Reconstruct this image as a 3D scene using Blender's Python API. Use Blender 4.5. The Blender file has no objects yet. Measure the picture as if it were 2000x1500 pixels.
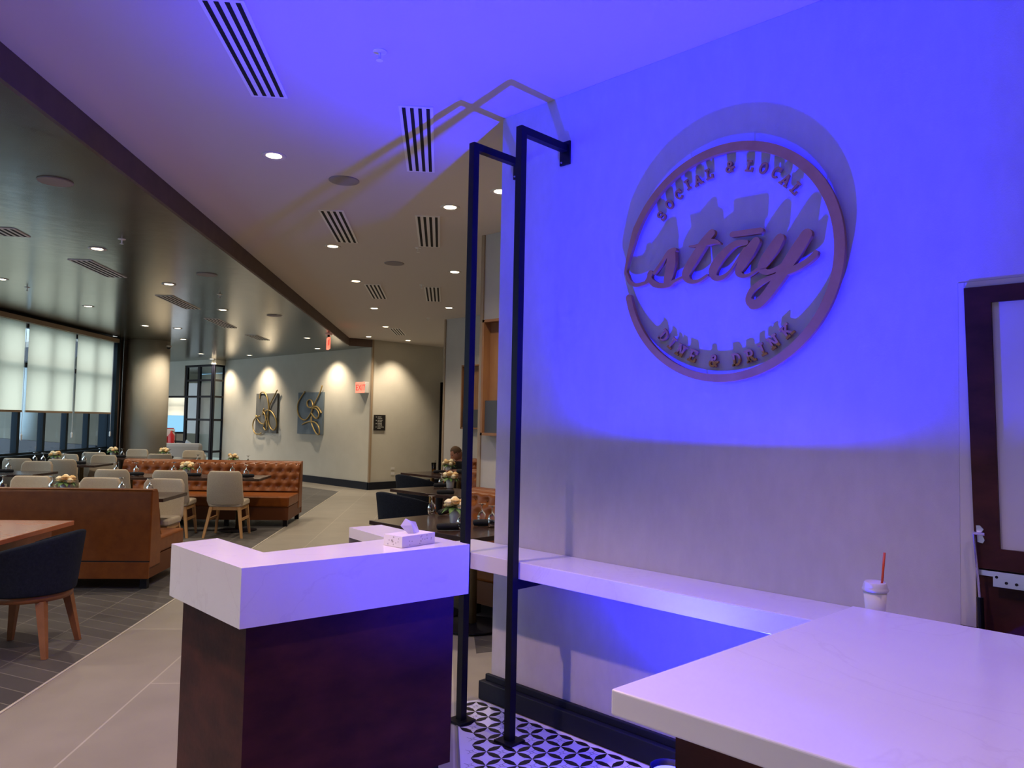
import bpy, math, random
from math import sin, cos, pi, radians, sqrt, exp
from mathutils import Vector, Matrix, Euler
random.seed(7)
S = bpy.context.scene
COL = S.collection
# ---------------------------------------------------------------- camera
FPX = 1490.35; YAW = radians(44.431); PITCH = radians(2.868); ROLL = radians(1.166); CH = 1.6
fw = Vector((cos(PITCH)*cos(YAW), cos(PITCH)*sin(YAW), sin(PITCH)))
r0 = Vector((sin(YAW), -cos(YAW), 0)); u0 = r0.cross(fw)
rt = r0*cos(ROLL)+u0*sin(ROLL); up = -r0*sin(ROLL)+u0*cos(ROLL)
CAM = Vector((0, 0, CH))
cd = bpy.data.cameras.new('camera'); cam = bpy.data.objects.new('camera', cd); COL.objects.link(cam)
M = Matrix((rt, up, -fw)).transposed().to_4x4(); M.translation = CAM; cam.matrix_world = M
cd.sensor_width = 36; cd.lens = FPX*36/2000; cd.clip_start = .05; cd.clip_end = 200
S.camera = cam
def ray(x, y): return fw + rt*((x-1000)/FPX) - up*((y-750)/FPX)
def uz(x, y, z):
    d = ray(x, y); t = (z-CH)/d.z; return CAM + d*t
def ux(x, y, X):
    d = ray(x, y); return CAM + d*(X/d.x)
def uy(x, y, Y):
    d = ray(x, y); return CAM + d*(Y/d.y)
# ---------------------------------------------------------------- world, view
S.view_settings.view_transform = 'Standard'; S.view_settings.look = 'None'
S.view_settings.exposure = 1.0; S.view_settings.gamma = 1; S.view_settings.use_curve_mapping = False
w = bpy.data.worlds.new('daylight'); S.world = w; w.use_nodes = True
bg = w.node_tree.nodes['Background']; bg.inputs[0].default_value = (.57, .65, .74, 1); bg.inputs[1].default_value = 2.3
# ---------------------------------------------------------------- light helpers
def spot(name, loc, power, col=(1, .82, .62), size=radians(110), blend=.7, rad=.04, parent=None, aim=None):
    l = bpy.data.lights.new(name, 'SPOT'); l.energy = power; l.color = col; l.spot_size = size; l.spot_blend = blend; l.shadow_soft_size = rad
    o = bpy.data.objects.new(name, l); COL.objects.link(o); o.location = loc
    if aim is not None: o.rotation_euler = Vector(aim).to_track_quat('-Z', 'Y').to_euler()
    if parent: o.parent = parent
    return o
CAN_W = 58; CAN_DIM = 52; BLUE_W = 950; BLUE_SP = 170; WALLWASH = 80
# ---------------------------------------------------------------- materials
MATS = {}
def mat(name, col, rough=.5, metal=0, spec=.5, noise=None, bump=None, emit=None, est=0, trans=0, ior=1.45, coat=0, alpha=1):
    """noise=(colour2, scale, (sx,sy,sz)); bump=(scale, strength)"""
    m = bpy.data.materials.new(name); m.use_nodes = True; nt = m.node_tree; b = nt.nodes['Principled BSDF']
    b.inputs['Base Color'].default_value = (*col, 1); b.inputs['Roughness'].default_value = rough; b.inputs['Metallic'].default_value = metal
    b.inputs['Specular IOR Level'].default_value = spec; b.inputs['IOR'].default_value = ior
    b.inputs['Transmission Weight'].default_value = trans; b.inputs['Coat Weight'].default_value = coat; b.inputs['Coat Roughness'].default_value = .08
    if emit: b.inputs['Emission Color'].default_value = (*emit, 1); b.inputs['Emission Strength'].default_value = est
    tc = None
    def coords(sc):
        nonlocal tc
        if tc is None: tc = nt.nodes.new('ShaderNodeTexCoord')
        mp = nt.nodes.new('ShaderNodeMapping'); mp.inputs['Scale'].default_value = sc
        nt.links.new(tc.outputs['Object'], mp.inputs[0]); return mp.outputs[0]
    if noise:
        c2, scl, st = noise
        n = nt.nodes.new('ShaderNodeTexNoise'); n.inputs['Scale'].default_value = scl; n.inputs['Detail'].default_value = 5; n.inputs['Roughness'].default_value = .6
        nt.links.new(coords(st), n.inputs['Vector'])
        rp = nt.nodes.new('ShaderNodeValToRGB'); rp.color_ramp.elements[0].color = (*col, 1); rp.color_ramp.elements[1].color = (*c2, 1)
        rp.color_ramp.elements[0].position = .35; rp.color_ramp.elements[1].position = .68
        nt.links.new(n.outputs['Fac'], rp.inputs[0]); nt.links.new(rp.outputs[0], b.inputs['Base Color'])
    if bump:
        n2 = nt.nodes.new('ShaderNodeTexNoise'); n2.inputs['Scale'].default_value = bump[0]; n2.inputs['Detail'].default_value = 4
        nt.links.new(coords((1, 1, 1) if len(bump) < 3 else bump[2]), n2.inputs['Vector'])
        bp = nt.nodes.new('ShaderNodeBump'); bp.inputs['Strength'].default_value = bump[1]; bp.inputs['Distance'].default_value = .01
        nt.links.new(n2.outputs['Fac'], bp.inputs['Height']); nt.links.new(bp.outputs[0], b.inputs['Normal'])
    MATS[name] = m; return m
mat('linen', (.50, .47, .455), .85, noise=((.54, .51, .495), 9, (1, 1.6, .7)), bump=(160, .10, (1, 2, 1)))
mat('wall_cream', (.56, .53, .44), .8, noise=((.60, .57, .48), 2, (1, 1, 1)))
mat('wall_grey', (.47, .44, .40), .8, noise=((.51, .48, .43), 3, (1, 1, 1)))
mat('ceiling_paint', (.66, .60, .54), .85)
mat('fascia_brown', (.10, .062, .05), .6, noise=((.13, .08, .06), 6, (1, 1, 1)))
mat('base_dark', (.010, .012, .02), .5, spec=.25)
mat('trim_tan', (.34, .25, .16), .45)
mat('quartz', (.78, .755, .77), .16, noise=((.80, .78, .79), 5, (1, 1, 1)))
mat('walnut', (.034, .009, .008), .5, spec=.2, noise=((.075, .02, .014), 4, (1, 1, 2.2)), bump=(40, .08))
mat('black_steel', (.004, .004, .008), .42, spec=.3)
mat('bronze', (.46, .22, .045), .5, metal=.2, noise=((.52, .26, .06), 14, (1, 1, 1)))
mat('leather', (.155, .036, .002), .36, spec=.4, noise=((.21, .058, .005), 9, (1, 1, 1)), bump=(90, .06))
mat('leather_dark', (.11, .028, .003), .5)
mat('fabric_tan', (.40, .335, .25), .9, noise=((.47, .395, .30), 120, (1, 1, 1)), bump=(300, .15))
mat('oak', (.38, .20, .075), .45, noise=((.46, .26, .11), 12, (1, 1, .2)))
mat('espresso', (.034, .019, .016), .22, noise=((.05, .026, .02), 12, (1, 1, 1)))
mat('brass', (.55, .40, .20), .3, metal=.9)
mat('navy', (.007, .010, .018), .9, spec=.2, noise=((.013, .016, .026), 60, (1, 1, 1)), bump=(200, .2))
mat('navy_seat', (.006, .008, .02), .35)
mat('cherry', (.20, .07, .02), .4, noise=((.26, .095, .03), 6, (1, 1, 1)))
mat('table_orange', (.42, .12, .04), .22, noise=((.46, .15, .06), 5, (1, 1, 1)))
mat('napkin', (.008, .008, .011), .9)
mat('vase', (.62, .60, .55), .3)
mat('petal', (.84, .70, .42), .7, noise=((.88, .78, .55), 30, (1, 1, 1)))
mat('petal_amber', (.74, .47, .19), .7, noise=((.84, .62, .32), 30, (1, 1, 1)))
mat('leaf', (.07, .15, .035), .6, noise=((.12, .22, .05), 30, (1, 1, 1)))
mat('glass', (1, 1, 1), .02, trans=1, ior=1.45)
mat('pane', (.9, .96, 1), .03, trans=1, ior=1.05)
mat('window_metal', (.004, .012, .02), .5, spec=.25)
mat('white_metal', (.85, .83, .78), .5)
mat('pale_line', (.45, .41, .34), .5)
mat('white_plastic', (.72, .70, .66), .4)
mat('slot', (.004, .004, .004), .8)
mat('speaker_grille', (.34, .31, .31), .8, bump=(400, .5))
mat('can_glow', (1, .9, .75), .5, emit=(1, .80, .55), est=6)
mat('can_glow_dim', (1, .9, .75), .5, emit=(1, .74, .42), est=2.2)
mat('blue_glow', (.05, .05, .4), .4, emit=(.02, .02, 1), est=12)
mat('exit_red', (.5, .02, .015), .4, emit=(1, .03, .02), est=.5)
mat('exit_pale', (.7, .3, .22), .4, emit=(1, .17, .10), est=.8)
mat('sign_black', (.012, .010, .009), .5)
mat('sign_text', (.55, .54, .48), .5)
mat('art_grey', (.17, .165, .145), .6, noise=((.12, .125, .12), 5, (1, 1, .4)))
mat('art_blue', (.10, .135, .165), .55, noise=((.15, .19, .22), 5, (1, 1, .3)))
mat('rope_gold', (.42, .29, .10), .4, metal=.5)
mat('paper_white', (.80, .78, .80), .7)
mat('tissue_print', (.74, .71, .70), .6)
mat('print_mark', (.42, .38, .38), .6)
mat('straw_red', (.62, .07, .02), .35)
mat('chrome', (.7, .7, .74), .18, metal=1)
mat('steel_plate', (.45, .44, .5), .35, metal=.8)
mat('frosted', (.56, .535, .50), .45)
mat('niche_wood', (.25, .115, .05), .5, noise=((.3, .15, .06), 8, (1, 1, .3)))
mat('niche_blue', (.06, .065, .075), .6)
mat('skin', (.42, .19, .12), .55)
mat('hair', (.10, .055, .028), .8)
mat('shirt', (.015, .016, .02), .8)
mat('trousers', (.05, .05, .06), .8)
mat('eye_dark', (.02, .012, .01), .3)
mat('beer', (.75, .32, .03), .1, trans=.6, ior=1.33)
mat('extinguisher_red', (.5, .02, .02), .35)
mat('pale_stone', (.56, .62, .62), .7)
mat('asphalt', (.40, .49, .53), .8)
mat('brick_far', (.36, .24, .2), .8)
mat('far_glass', (.10, .22, .28), .5)
mat('bark', (.12, .08, .05), .9)
mat('foliage', (.035, .09, .06), .8)
mat('sofa_fabric', (.55, .54, .52), .85)
mat('pillow_fabric', (.42, .5, .58), .85)
mat('tile_white', (.70, .68, .69), .35)
mat('tile_black', (.012, .010, .011), .4)
mat('grout', (.05, .045, .05), .7)
# quartz veins
m = MATS['quartz']; nt = m.node_tree; b = nt.nodes['Principled BSDF']
tc = nt.nodes.new('ShaderNodeTexCoord'); nz = nt.nodes.new('ShaderNodeTexNoise'); nz.inputs['Scale'].default_value = 1.3; nz.inputs['Detail'].default_value = 8; nz.inputs['Distortion'].default_value = .9
rp = nt.nodes.new('ShaderNodeValToRGB'); e = rp.color_ramp.elements
e[0].position = .493; e[0].color = (1, 1, 1, 1); e[1].position = .507; e[1].color = (1, 1, 1, 1); k = rp.color_ramp.elements.new(.5); k.color = (.95, .94, .945, 1)
mx = nt.nodes.new('ShaderNodeMix'); mx.data_type = 'RGBA'; mx.blend_type = 'MULTIPLY'; mx.inputs[0].default_value = 1
src = b.inputs['Base Color'].links[0].from_socket
nt.links.new(tc.outputs['Object'], nz.inputs['Vector']); nt.links.new(nz.outputs['Fac'], rp.inputs[0]); nt.links.new(src, mx.inputs[6]); nt.links.new(rp.outputs[0], mx.inputs[7]); nt.links.new(mx.outputs[2], b.inputs['Base Color'])
# lacquered dark ceiling
m = mat('lacquer_ceiling', (.155, .14, .11), .2, metal=.7, noise=((.21, .19, .15), 2.2, (1, 1, 1)), bump=(7, .10))
# floor materials built on a rotated (aisle) frame
TH = radians(49.2)
def floor_mat(name, c1, c2, mortar, bw, rh, off, ms, rough, shear=0, origin=(0, 0)):
    m = bpy.data.materials.new(name); m.use_nodes = True; nt = m.node_tree; b = nt.nodes['Principled BSDF']
    tc = nt.nodes.new('ShaderNodeTexCoord'); mp = nt.nodes.new('ShaderNodeMapping'); mp.vector_type = 'TEXTURE'
    mp.inputs['Rotation'].default_value = (0, 0, TH); mp.inputs['Location'].default_value = (origin[0], origin[1], 0)
    nt.links.new(tc.outputs['Object'], mp.inputs[0])
    sx = nt.nodes.new('ShaderNodeSeparateXYZ'); nt.links.new(mp.outputs[0], sx.inputs[0])
    ml = nt.nodes.new('ShaderNodeMath'); ml.operation = 'MULTIPLY_ADD'; ml.inputs[1].default_value = shear
    nt.links.new(sx.outputs[1], ml.inputs[0]); nt.links.new(sx.outputs[0], ml.inputs[2])
    cx = nt.nodes.new('ShaderNodeCombineXYZ'); nt.links.new(ml.outputs[0], cx.inputs[0]); nt.links.new(sx.outputs[1], cx.inputs[1])
    br = nt.nodes.new('ShaderNodeTexBrick'); br.offset = off; br.inputs['Scale'].default_value = 1; br.inputs['Brick Width'].default_value = bw; br.inputs['Row Height'].default_value = rh
    br.inputs['Mortar Size'].default_value = ms; br.inputs['Mortar Smooth'].default_value = .2; br.inputs['Color1'].default_value = (*c1, 1); br.inputs['Color2'].default_value = (*c2, 1); br.inputs['Mortar'].default_value = (*mortar, 1)
    nt.links.new(cx.outputs[0], br.inputs['Vector'])
    n = nt.nodes.new('ShaderNodeTexNoise'); n.inputs['Scale'].default_value = 3; n.inputs['Detail'].default_value = 6
    nt.links.new(tc.outputs['Object'], n.inputs['Vector'])
    rp = nt.nodes.new('ShaderNodeMapRange'); rp.inputs[3].default_value = .82; rp.inputs[4].default_value = 1.18
    nt.links.new(n.outputs['Fac'], rp.inputs[0])
    vm = nt.nodes.new('ShaderNodeVectorMath'); vm.operation = 'SCALE'
    nt.links.new(br.outputs['Color'], vm.inputs[0]); nt.links.new(rp.outputs[0], vm.inputs['Scale']); nt.links.new(vm.outputs[0], b.inputs['Base Color'])
    b.inputs['Roughness'].default_value = rough
    MATS[name] = m
cc = (cos(TH), sin(TH)); dd = (-sin(TH), cos(TH))
def F(c, d): return (c*cc[0]+d*dd[0], c*cc[1]+d*dd[1])
ox, oy = F(0, 2.33)
floor_mat('floor_stone', (.27, .245, .205), (.285, .26, .22), (.40, .37, .31), 2.4, .6, .5, .006, .38, 0, F(0, 2.33-.6))
floor_mat('floor_slate', (.062, .058, .056), (.09, .084, .08), (.20, .185, .16), .178, .42, .0, .004, .45, -.55, (ox, oy))
# blind: translucent cloth
m = bpy.data.materials.new('blind_cloth'); m.use_nodes = True; nt = m.node_tree; nt.nodes.remove(nt.nodes['Principled BSDF'])
df = nt.nodes.new('ShaderNodeBsdfDiffuse'); df.inputs[0].default_value = (.52, .5, .43, 1); tr = nt.nodes.new('ShaderNodeBsdfTranslucent'); tr.inputs[0].default_value = (1, .9, .74, 1)
mxs = nt.nodes.new('ShaderNodeMixShader'); mxs.inputs[0].default_value = .9
nt.links.new(df.outputs[0], mxs.inputs[1]); nt.links.new(tr.outputs[0], mxs.inputs[2]); nt.links.new(mxs.outputs[0], nt.nodes['Material Output'].inputs[0]); MATS['blind_cloth'] = m
# thin clear pane
m = MATS['pane']; nt = m.node_tree; b = nt.nodes['Principled BSDF']; tp = nt.nodes.new('ShaderNodeBsdfTransparent'); tp.inputs[0].default_value = (.86, .95, 1, 1); gl = nt.nodes.new('ShaderNodeBsdfGlossy'); gl.inputs['Roughness'].default_value = .02
lw = nt.nodes.new('ShaderNodeLayerWeight'); pw = nt.nodes.new('ShaderNodeMath'); pw.operation = 'POWER'; pw.inputs[1].default_value = 5; fr = nt.nodes.new('ShaderNodeMath'); fr.operation = 'MULTIPLY_ADD'; fr.inputs[1].default_value = .8; fr.inputs[2].default_value = .04; nt.links.new(lw.outputs['Facing'], pw.inputs[0]); nt.links.new(pw.outputs[0], fr.inputs[0]); ms_ = nt.nodes.new('ShaderNodeMixShader'); nt.links.new(fr.outputs[0], ms_.inputs[0]); nt.links.new(tp.outputs[0], ms_.inputs[1]); nt.links.new(gl.outputs[0], ms_.inputs[2]); nt.links.new(ms_.outputs[0], nt.nodes['Material Output'].inputs[0])
# ---------------------------------------------------------------- mesh builder
class MB:
    def __init__(s): s.v = []; s.f = []; s.mi = []; s.cur = 0
    def add(s, vs, fs):
        o = len(s.v); s.v += [tuple(p) for p in vs]; s.f += [tuple(i+o for i in f) for f in fs]; s.mi += [s.cur]*len(fs); return s
    def box(s, x0, x1, y0, y1, z0, z1, mtx=None):
        p = [(x, y, z) for x in (x0, x1) for y in (y0, y1) for z in (z0, z1)]
        if mtx: p = [tuple(mtx @ Vector(q)) for q in p]
        return s.add(p, [(0, 1, 3, 2), (4, 6, 7, 5), (0, 4, 5, 1), (2, 3, 7, 6), (0, 2, 6, 4), (1, 5, 7, 3)])
    def prism(s, pts, z0, z1):
        a = sum(pts[i][0]*pts[(i+1) % len(pts)][1]-pts[(i+1) % len(pts)][0]*pts[i][1] for i in range(len(pts)))
        if a < 0: pts = pts[::-1]
        n = len(pts)
        return s.add([(x, y, z0) for x, y in pts]+[(x, y, z1) for x, y in pts],
                     [tuple(range(n))[::-1], tuple(range(n, 2*n))]+[(i, (i+1) % n, (i+1) % n+n, i+n) for i in range(n)])
    def loft(s, rings, cap=True, closed=True):
        n = len(rings[0]); vs = [p for r in rings for p in r]; fs = []
        for k in range(len(rings)-1):
            for i in range(n if closed else n-1):
                j = (i+1) % n; fs.append((k*n+i, k*n+j, (k+1)*n+j, (k+1)*n+i))
        if cap and closed: fs.append(tuple(range(n))[::-1]); fs.append(tuple((len(rings)-1)*n+i for i in range(n)))
        return s.add(vs, fs)
    def lathe(s, prof, n=16, c=(0, 0, 0), cap=True):
        return s.loft([[(c[0]+r*cos(2*pi*i/n), c[1]+r*sin(2*pi*i/n), c[2]+z) for i in range(n)] for r, z in prof], cap)
    def tube(s, pts, rad, n=8, cap=True):
        pts = [Vector(p) for p in pts]; rings = []; prev = None
        for i, p in enumerate(pts):
            t = (pts[min(i+1, len(pts)-1)]-pts[max(i-1, 0)]).normalized()
            if prev is None: a = t.orthogonal().normalized()
            else: a = (prev-t*prev.dot(t)).normalized()
            prev = a; bb = t.cross(a); r = rad[i] if isinstance(rad, (list, tuple)) else rad
            rings.append([tuple(p+(a*cos(2*pi*k/n)+bb*sin(2*pi*k/n))*r) for k in range(n)])
        return s.loft(rings, cap)
    def bar(s, a, b, w1, w2=None, d1=None, d2=None):
        """tapered square leg from a (top) to b (bottom)"""
        w2 = w2 or w1; d1 = d1 or w1; d2 = d2 or w2
        q = lambda p, x, y: [(p[0]-x/2, p[1]-y/2, p[2]), (p[0]+x/2, p[1]-y/2, p[2]), (p[0]+x/2, p[1]+y/2, p[2]), (p[0]-x/2, p[1]+y/2, p[2])]
        return s.loft([q(b, w2, d2), q(a, w1, d1)])
    def grid(s, fn, nu, nv):
        vs = [fn(i/nu, j/nv) for j in range(nv+1) for i in range(nu+1)]
        return s.add(vs, [(j*(nu+1)+i, j*(nu+1)+i+1, (j+1)*(nu+1)+i+1, (j+1)*(nu+1)+i) for j in range(nv) for i in range(nu)])
    def build(s, name, m, parent=None, smooth=False, bevel=0, seg=2, solid=0, sub=0):
        me = bpy.data.meshes.new(name); me.from_pydata(s.v, [], s.f)
        for k in (m if isinstance(m, (list, tuple)) else [m]): me.materials.append(MATS[k])
        me.polygons.foreach_set('material_index', s.mi)
        if smooth: me.polygons.foreach_set('use_smooth', [True]*len(s.f))
        me.update(); o = bpy.data.objects.new(name, me); COL.objects.link(o)
        if solid: q = o.modifiers.new('solid', 'SOLIDIFY'); q.thickness = solid; q.offset = 0
        if sub: q = o.modifiers.new('sub', 'SUBSURF'); q.levels = sub; q.render_levels = sub
        if bevel: q = o.modifiers.new('bevel', 'BEVEL'); q.width = bevel; q.segments = seg; q.limit_method = 'ANGLE'; q.harden_normals = False
        if parent: o.parent = parent
        return o
def tag(o, label=None, cat=None, group=None, kind=None):
    if label: o['label'] = label
    if cat: o['category'] = cat
    if group: o['group'] = group
    if kind: o['kind'] = kind
    return o
def empty(name, loc=(0, 0, 0), rz=0, label=None, cat=None, group=None):
    o = bpy.data.objects.new(name, None); COL.objects.link(o); o.location = loc; o.rotation_euler = (0, 0, rz); o.empty_display_size = .1
    return tag(o, label, cat, group)
def struct(name, mb, m, label=None, **k):
    o = mb.build(name, m, **k); tag(o, label, None, None, 'structure'); return o
KIDS = {}
def kids(o):
    return [c for c in COL.objects if c.parent == o]
def copy_tree(o, parent=None):
    if o.name not in KIDS: KIDS[o.name] = kids(o)
    c = o.copy(); COL.objects.link(c); c.parent = parent
    for k in KIDS[o.name]: copy_tree(k, c)
    return c
PROTO = {}
def place(kind, make, loc, rz, label, cat, group, scale=None):
    if kind not in PROTO: o = PROTO[kind] = make()
    else: o = copy_tree(PROTO[kind])
    o.location = loc; o.rotation_euler = (0, 0, rz)
    if scale: o.scale = scale
    return tag(o, label, cat, group)
ZC = 3.422; ZS = 3.25; XW = 3.158
# ================================================================ SETTING
fl = struct('floor', MB().prism([(-9, -4.2), (14, -4.2), (14, 31), (-9, 31)], -.1, 0), 'floor_stone', 'beige stone tile floor of the lobby aisle')
bd = [F(-6, 2.33), (9.41, 14.52), (9.41, 21.9), (9.6, 31), (3, 31)] + [(5.35, 16.4), (-9, .55)]
struct('floor_dining', MB().prism([F(-5, 2.33), (9.41, 14.46), (9.41, 22), (9.41, 30), (4.5, 30), (5.67, 17.4), (2.92, 14.33), (-7.5, 2.8)], 0, .003), 'floor_slate', 'dark slate plank tile floor of the dining area')
ed = MB(); a = F(-5, 2.33); b_ = (9.41, 14.46)
struct('trim_1', MB().prism([F(-5, 2.322), F(17.1, 2.322), F(17.1, 2.338), F(-5, 2.338)], 0, .005), 'pale_line', 'pale metal strip between light and dark floor')
struct('floor_nook', MB().prism([(3.68, 3.9), (5.07, 3.4), (5.07, 5.4), (7.03, 5.4), (7.03, 7.52), (8.9, 7.52), (8.9, 10.4), (8.75, 9.82)], 0, .003), 'floor_slate', 'dark tile floor under the booth tables')
# encaustic tile floor
tp_ = [(2.97, 3.30), (3.09, 3.24), (3.09, -1), (-.68, -1)]
mb = MB(); mb.prism(tp_, 0, .003); mb.cur = 1
P0 = .1035; lx0, ly0 = 2.846, 2.917
def inside(x, y):
    return x < 3.088 and y > -.98 and y < 3.27 and (y-2.67) < 1.18*(x-2.43)-.012
def quad(pts, z=.0036, m=1):
    if all(inside(px, py) for px, py in pts): mb.cur = m; mb.add([(px, py, z) for px, py in pts], [tuple(range(len(pts)))])
for i in range(-16, 3):
    for j in range(-18, 5):
        x = lx0+i*P0; y = ly0+j*P0; q = P0
        h = .0175
        quad([(x, y), (x+.36*q, y-h), (x+.64*q, y-h), (x+q, y), (x+.64*q, y+h), (x+.36*q, y+h)])
        quad([(x, y), (x+h, y+.36*q), (x+h, y+.64*q), (x, y+q), (x-h, y+.64*q), (x-h, y+.36*q)])
        if (i+j) % 2:
            cx, cy = x+q/2, y+q/2; s_ = .011; t_ = .0009
            cs = [(cx-s_, cy-s_*.5), (cx+s_*.5, cy-s_), (cx+s_, cy+s_*.5), (cx-s_*.5, cy+s_)]
            en = [(x+h, y+.42*q), (x+.58*q, y+h), (x+q-h, y+.58*q), (x+.42*q, y+q-h)]
            for a1, a2 in list(zip(cs, cs[1:]+cs[:1]))+list(zip(cs, en)):
                d = Vector((a2[0]-a1[0], a2[1]-a1[1])); n_ = Vector((-d.y, d.x)).normalized()*t_
                quad([(a1[0]-n_.x, a1[1]-n_.y), (a2[0]-n_.x, a2[1]-n_.y), (a2[0]+n_.x, a2[1]+n_.y), (a1[0]+n_.x, a1[1]+n_.y)], .0035, 2)
struct('floor_tiled', mb, ['tile_white', 'tile_black', 'grout'], 'black and white star patterned tile floor beside the host desk')
struct('trim_2', MB().prism([(2.97-.012, 3.30), (2.97, 3.30), (-.68, -1), (-.692, -1)], 0, .006), 'steel_plate', 'metal edge strip of the patterned tile')
# ceilings
struct('ceiling', MB().prism([(-9.2, -4.2), (14, -4.2), (14, 31), (4.2, 31), (5.9, 17.9), (5.62, 17.5), (-9.6, .6)], ZC, ZC+.12), 'ceiling_paint', 'pale painted lobby ceiling washed with blue light')
sof = [(-5.2, -2.56), (9.63, 14.64), (10.18, 14.49), (10.18, 21.97), (13.1, 21.97), (13.1, 30.5), (4.2, 30.5), (5.9, 17.9), (5.66, 17.35), (2.92, 14.33), (-9.2, .96)]
struct('ceiling_dining', MB().prism(sof, ZS, ZC-.002), 'lacquer_ceiling', 'dark lacquered dropped ceiling over the dining area')
def strip_wall(mb_, a, b, t, z0, z1):
    a = Vector(a); b = Vector(b); n_ = Vector((-(b-a).y, (b-a).x)).normalized()*t
    return mb_.prism([tuple(a), tuple(b), tuple(b+n_), tuple(a+n_)], z0, z1)
mb = MB(); strip_wall(mb, (-5.2, -2.56), (9.63, 14.64), -.03, ZS-.004, ZC-.001); strip_wall(mb, (9.63, 14.64), (10.2, 14.48), -.03, ZS-.004, ZC-.001)
struct('trim_3', mb, 'fascia_brown', 'brown fascia along the edge of the dropped ceiling')
# logo wall, walls
mb = MB(); yzp = [(3.215, 0), (.79, 0), (.79, 2.15), (-.32, 2.15), (-.32, 0), (-4, 0), (-4, ZC-.001), (3.215, ZC-.001)]
mb.add([(XW, y, z) for y, z in yzp]+[(XW+.2, y, z) for y, z in yzp], [(1, 0, 7, 2), (7, 6, 3, 2), (3, 6, 5, 4), (8+0, 8+1, 8+2, 8+7), (8+7, 8+2, 8+3, 8+6), (8+3, 8+4, 8+5, 8+6)]+[(i, (i+1) % 8, (i+1) % 8+8, i+8) for i in range(8)])
struct('wall_right', mb, 'linen', 'linen covered wall carrying the round restaurant sign')
mb = MB(); mb.box(3.10, XW-.001, .8, 3.262, .003, .105); mb.box(3.132, XW-.002, .8, 3.24, .105, .142)
struct('baseboard_right', mb, 'base_dark', 'dark stepped baseboard under the sign wall', bevel=.004)
mb = MB(); mb.box(-9.2, XW, -4.2, -4.02, 0, ZC-.001); struct('wall_back', mb, 'fascia_brown')
mb = MB(); strip_wall(mb, (-5.2, -4), (-5.2, -2.5), .15, 0, ZC-.001); strip_wall(mb, (-5.2, -2.56), (-9.05, .55), .15, 0, ZC-.001); struct('wall_rear_left', mb, 'fascia_brown')
struct('wall_nook_0', MB().box(3.36, 5.27, 3.2, 3.4, 0, ZC-.001), 'wall_grey')
struct('wall_nook_1', MB().box(5.07, 5.27, 3.4, 5.40, 0, ZC-.001), 'wall_grey', 'grey wall with wooden niche nearest the sign wall')
struct('wall_return_1', MB().box(5.27, 7.03, 5.2, 5.40, 0, ZC-.001), 'wall_cream')
struct('wall_nook_2', MB().box(7.03, 7.23, 5.2, 7.52, 0, ZC-.001), 'wall_cream', 'middle stepped wall behind the booths')
struct('wall_return_2', MB().box(7.23, 8.9, 7.32, 7.52, 0, ZC-.001), 'wall_grey')
struct('wall_nook_3', MB().box(8.9, 9.1, 7.32, 10.43, 0, ZC-.001), 'wall_grey', 'farthest stepped wall behind the seated man')
struct('wall_hall_near', MB().box(9.1, 12.5, 10.23, 10.43, 0, ZC-.001), 'wall_cream')
struct('wall_hall', MB().box(12.3, 12.5, 10.43, 14.7, 0, ZC-.001), 'wall_cream')
struct('wall_far_right', MB().box(10.2, 12.3, 14.486, 14.7, 0, ZC-.001), 'wall_cream', 'cream far wall with the directory plaque')
struct('wall_far', MB().box(10.18, 10.4, 14.501, 21.94, 0, ZC-.002), 'wall_cream', 'far wall hung with the two rope artworks')
struct('trim_4', MB().box(10.165, 10.215, 14.45, 14.50, 0, ZC-.001), 'trim_tan', 'tan corner trim at the far wall', bevel=.003)
struct('trim_5', MB().box(8.885, 8.9, 10.40, 10.44, 0, ZC-.001), 'trim_tan'); struct('trim_6', MB().box(5.055, 5.07, 5.37, 5.41, 0, ZC-.001), 'trim_tan')
mb = MB(); mb.box(10.15, 10.179, 14.46, 21.94, 0, .17); mb.box(10.15, 12.299, 14.44, 14.485, 0, .17); struct('baseboard_far', mb, 'base_dark', 'dark blue grey baseboard of the far wall')
dr = ux(862, 750, 12.29)
mb = MB(); mb.box(12.24, 12.299, dr.y-1.0, dr.y-.94, 0, 2.55); mb.box(12.24, 12.299, dr.y-.06, dr.y+.0, 0, 2.55); mb.box(12.24, 12.299, dr.y-1.0, dr.y, 2.49, 2.55); mb.box(12.28, 12.299, dr.y-.95, dr.y-.05, 0, 2.5)
struct('door_2', mb, 'black_steel', 'tall black door frame at the far right end of the hall')
# round column and dark pier
struct('wall_column', MB().lathe([(.44, 0), (.44, ZS-.002)], 48, (6.47, 17.75, 0)), 'wall_cream', 'round cream column in the dining area', smooth=True)
MATS['wall_column_m'] = MATS['wall_cream']
struct('wall_pier', MB().prism([(5.76, 17.45), (6.12, 18.3), (5.75, 18.45), (5.45, 17.6)], 0, ZS-.002), 'fascia_brown', 'dark brown pier at the end of the windows')
struct('trim_7', MB().prism([(6.10, 18.22), (6.26, 18.16), (6.3, 18.3), (6.14, 18.36)], 0, ZS-.002), 'wall_cream', 'narrow pale pilaster left of the round column')
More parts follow.
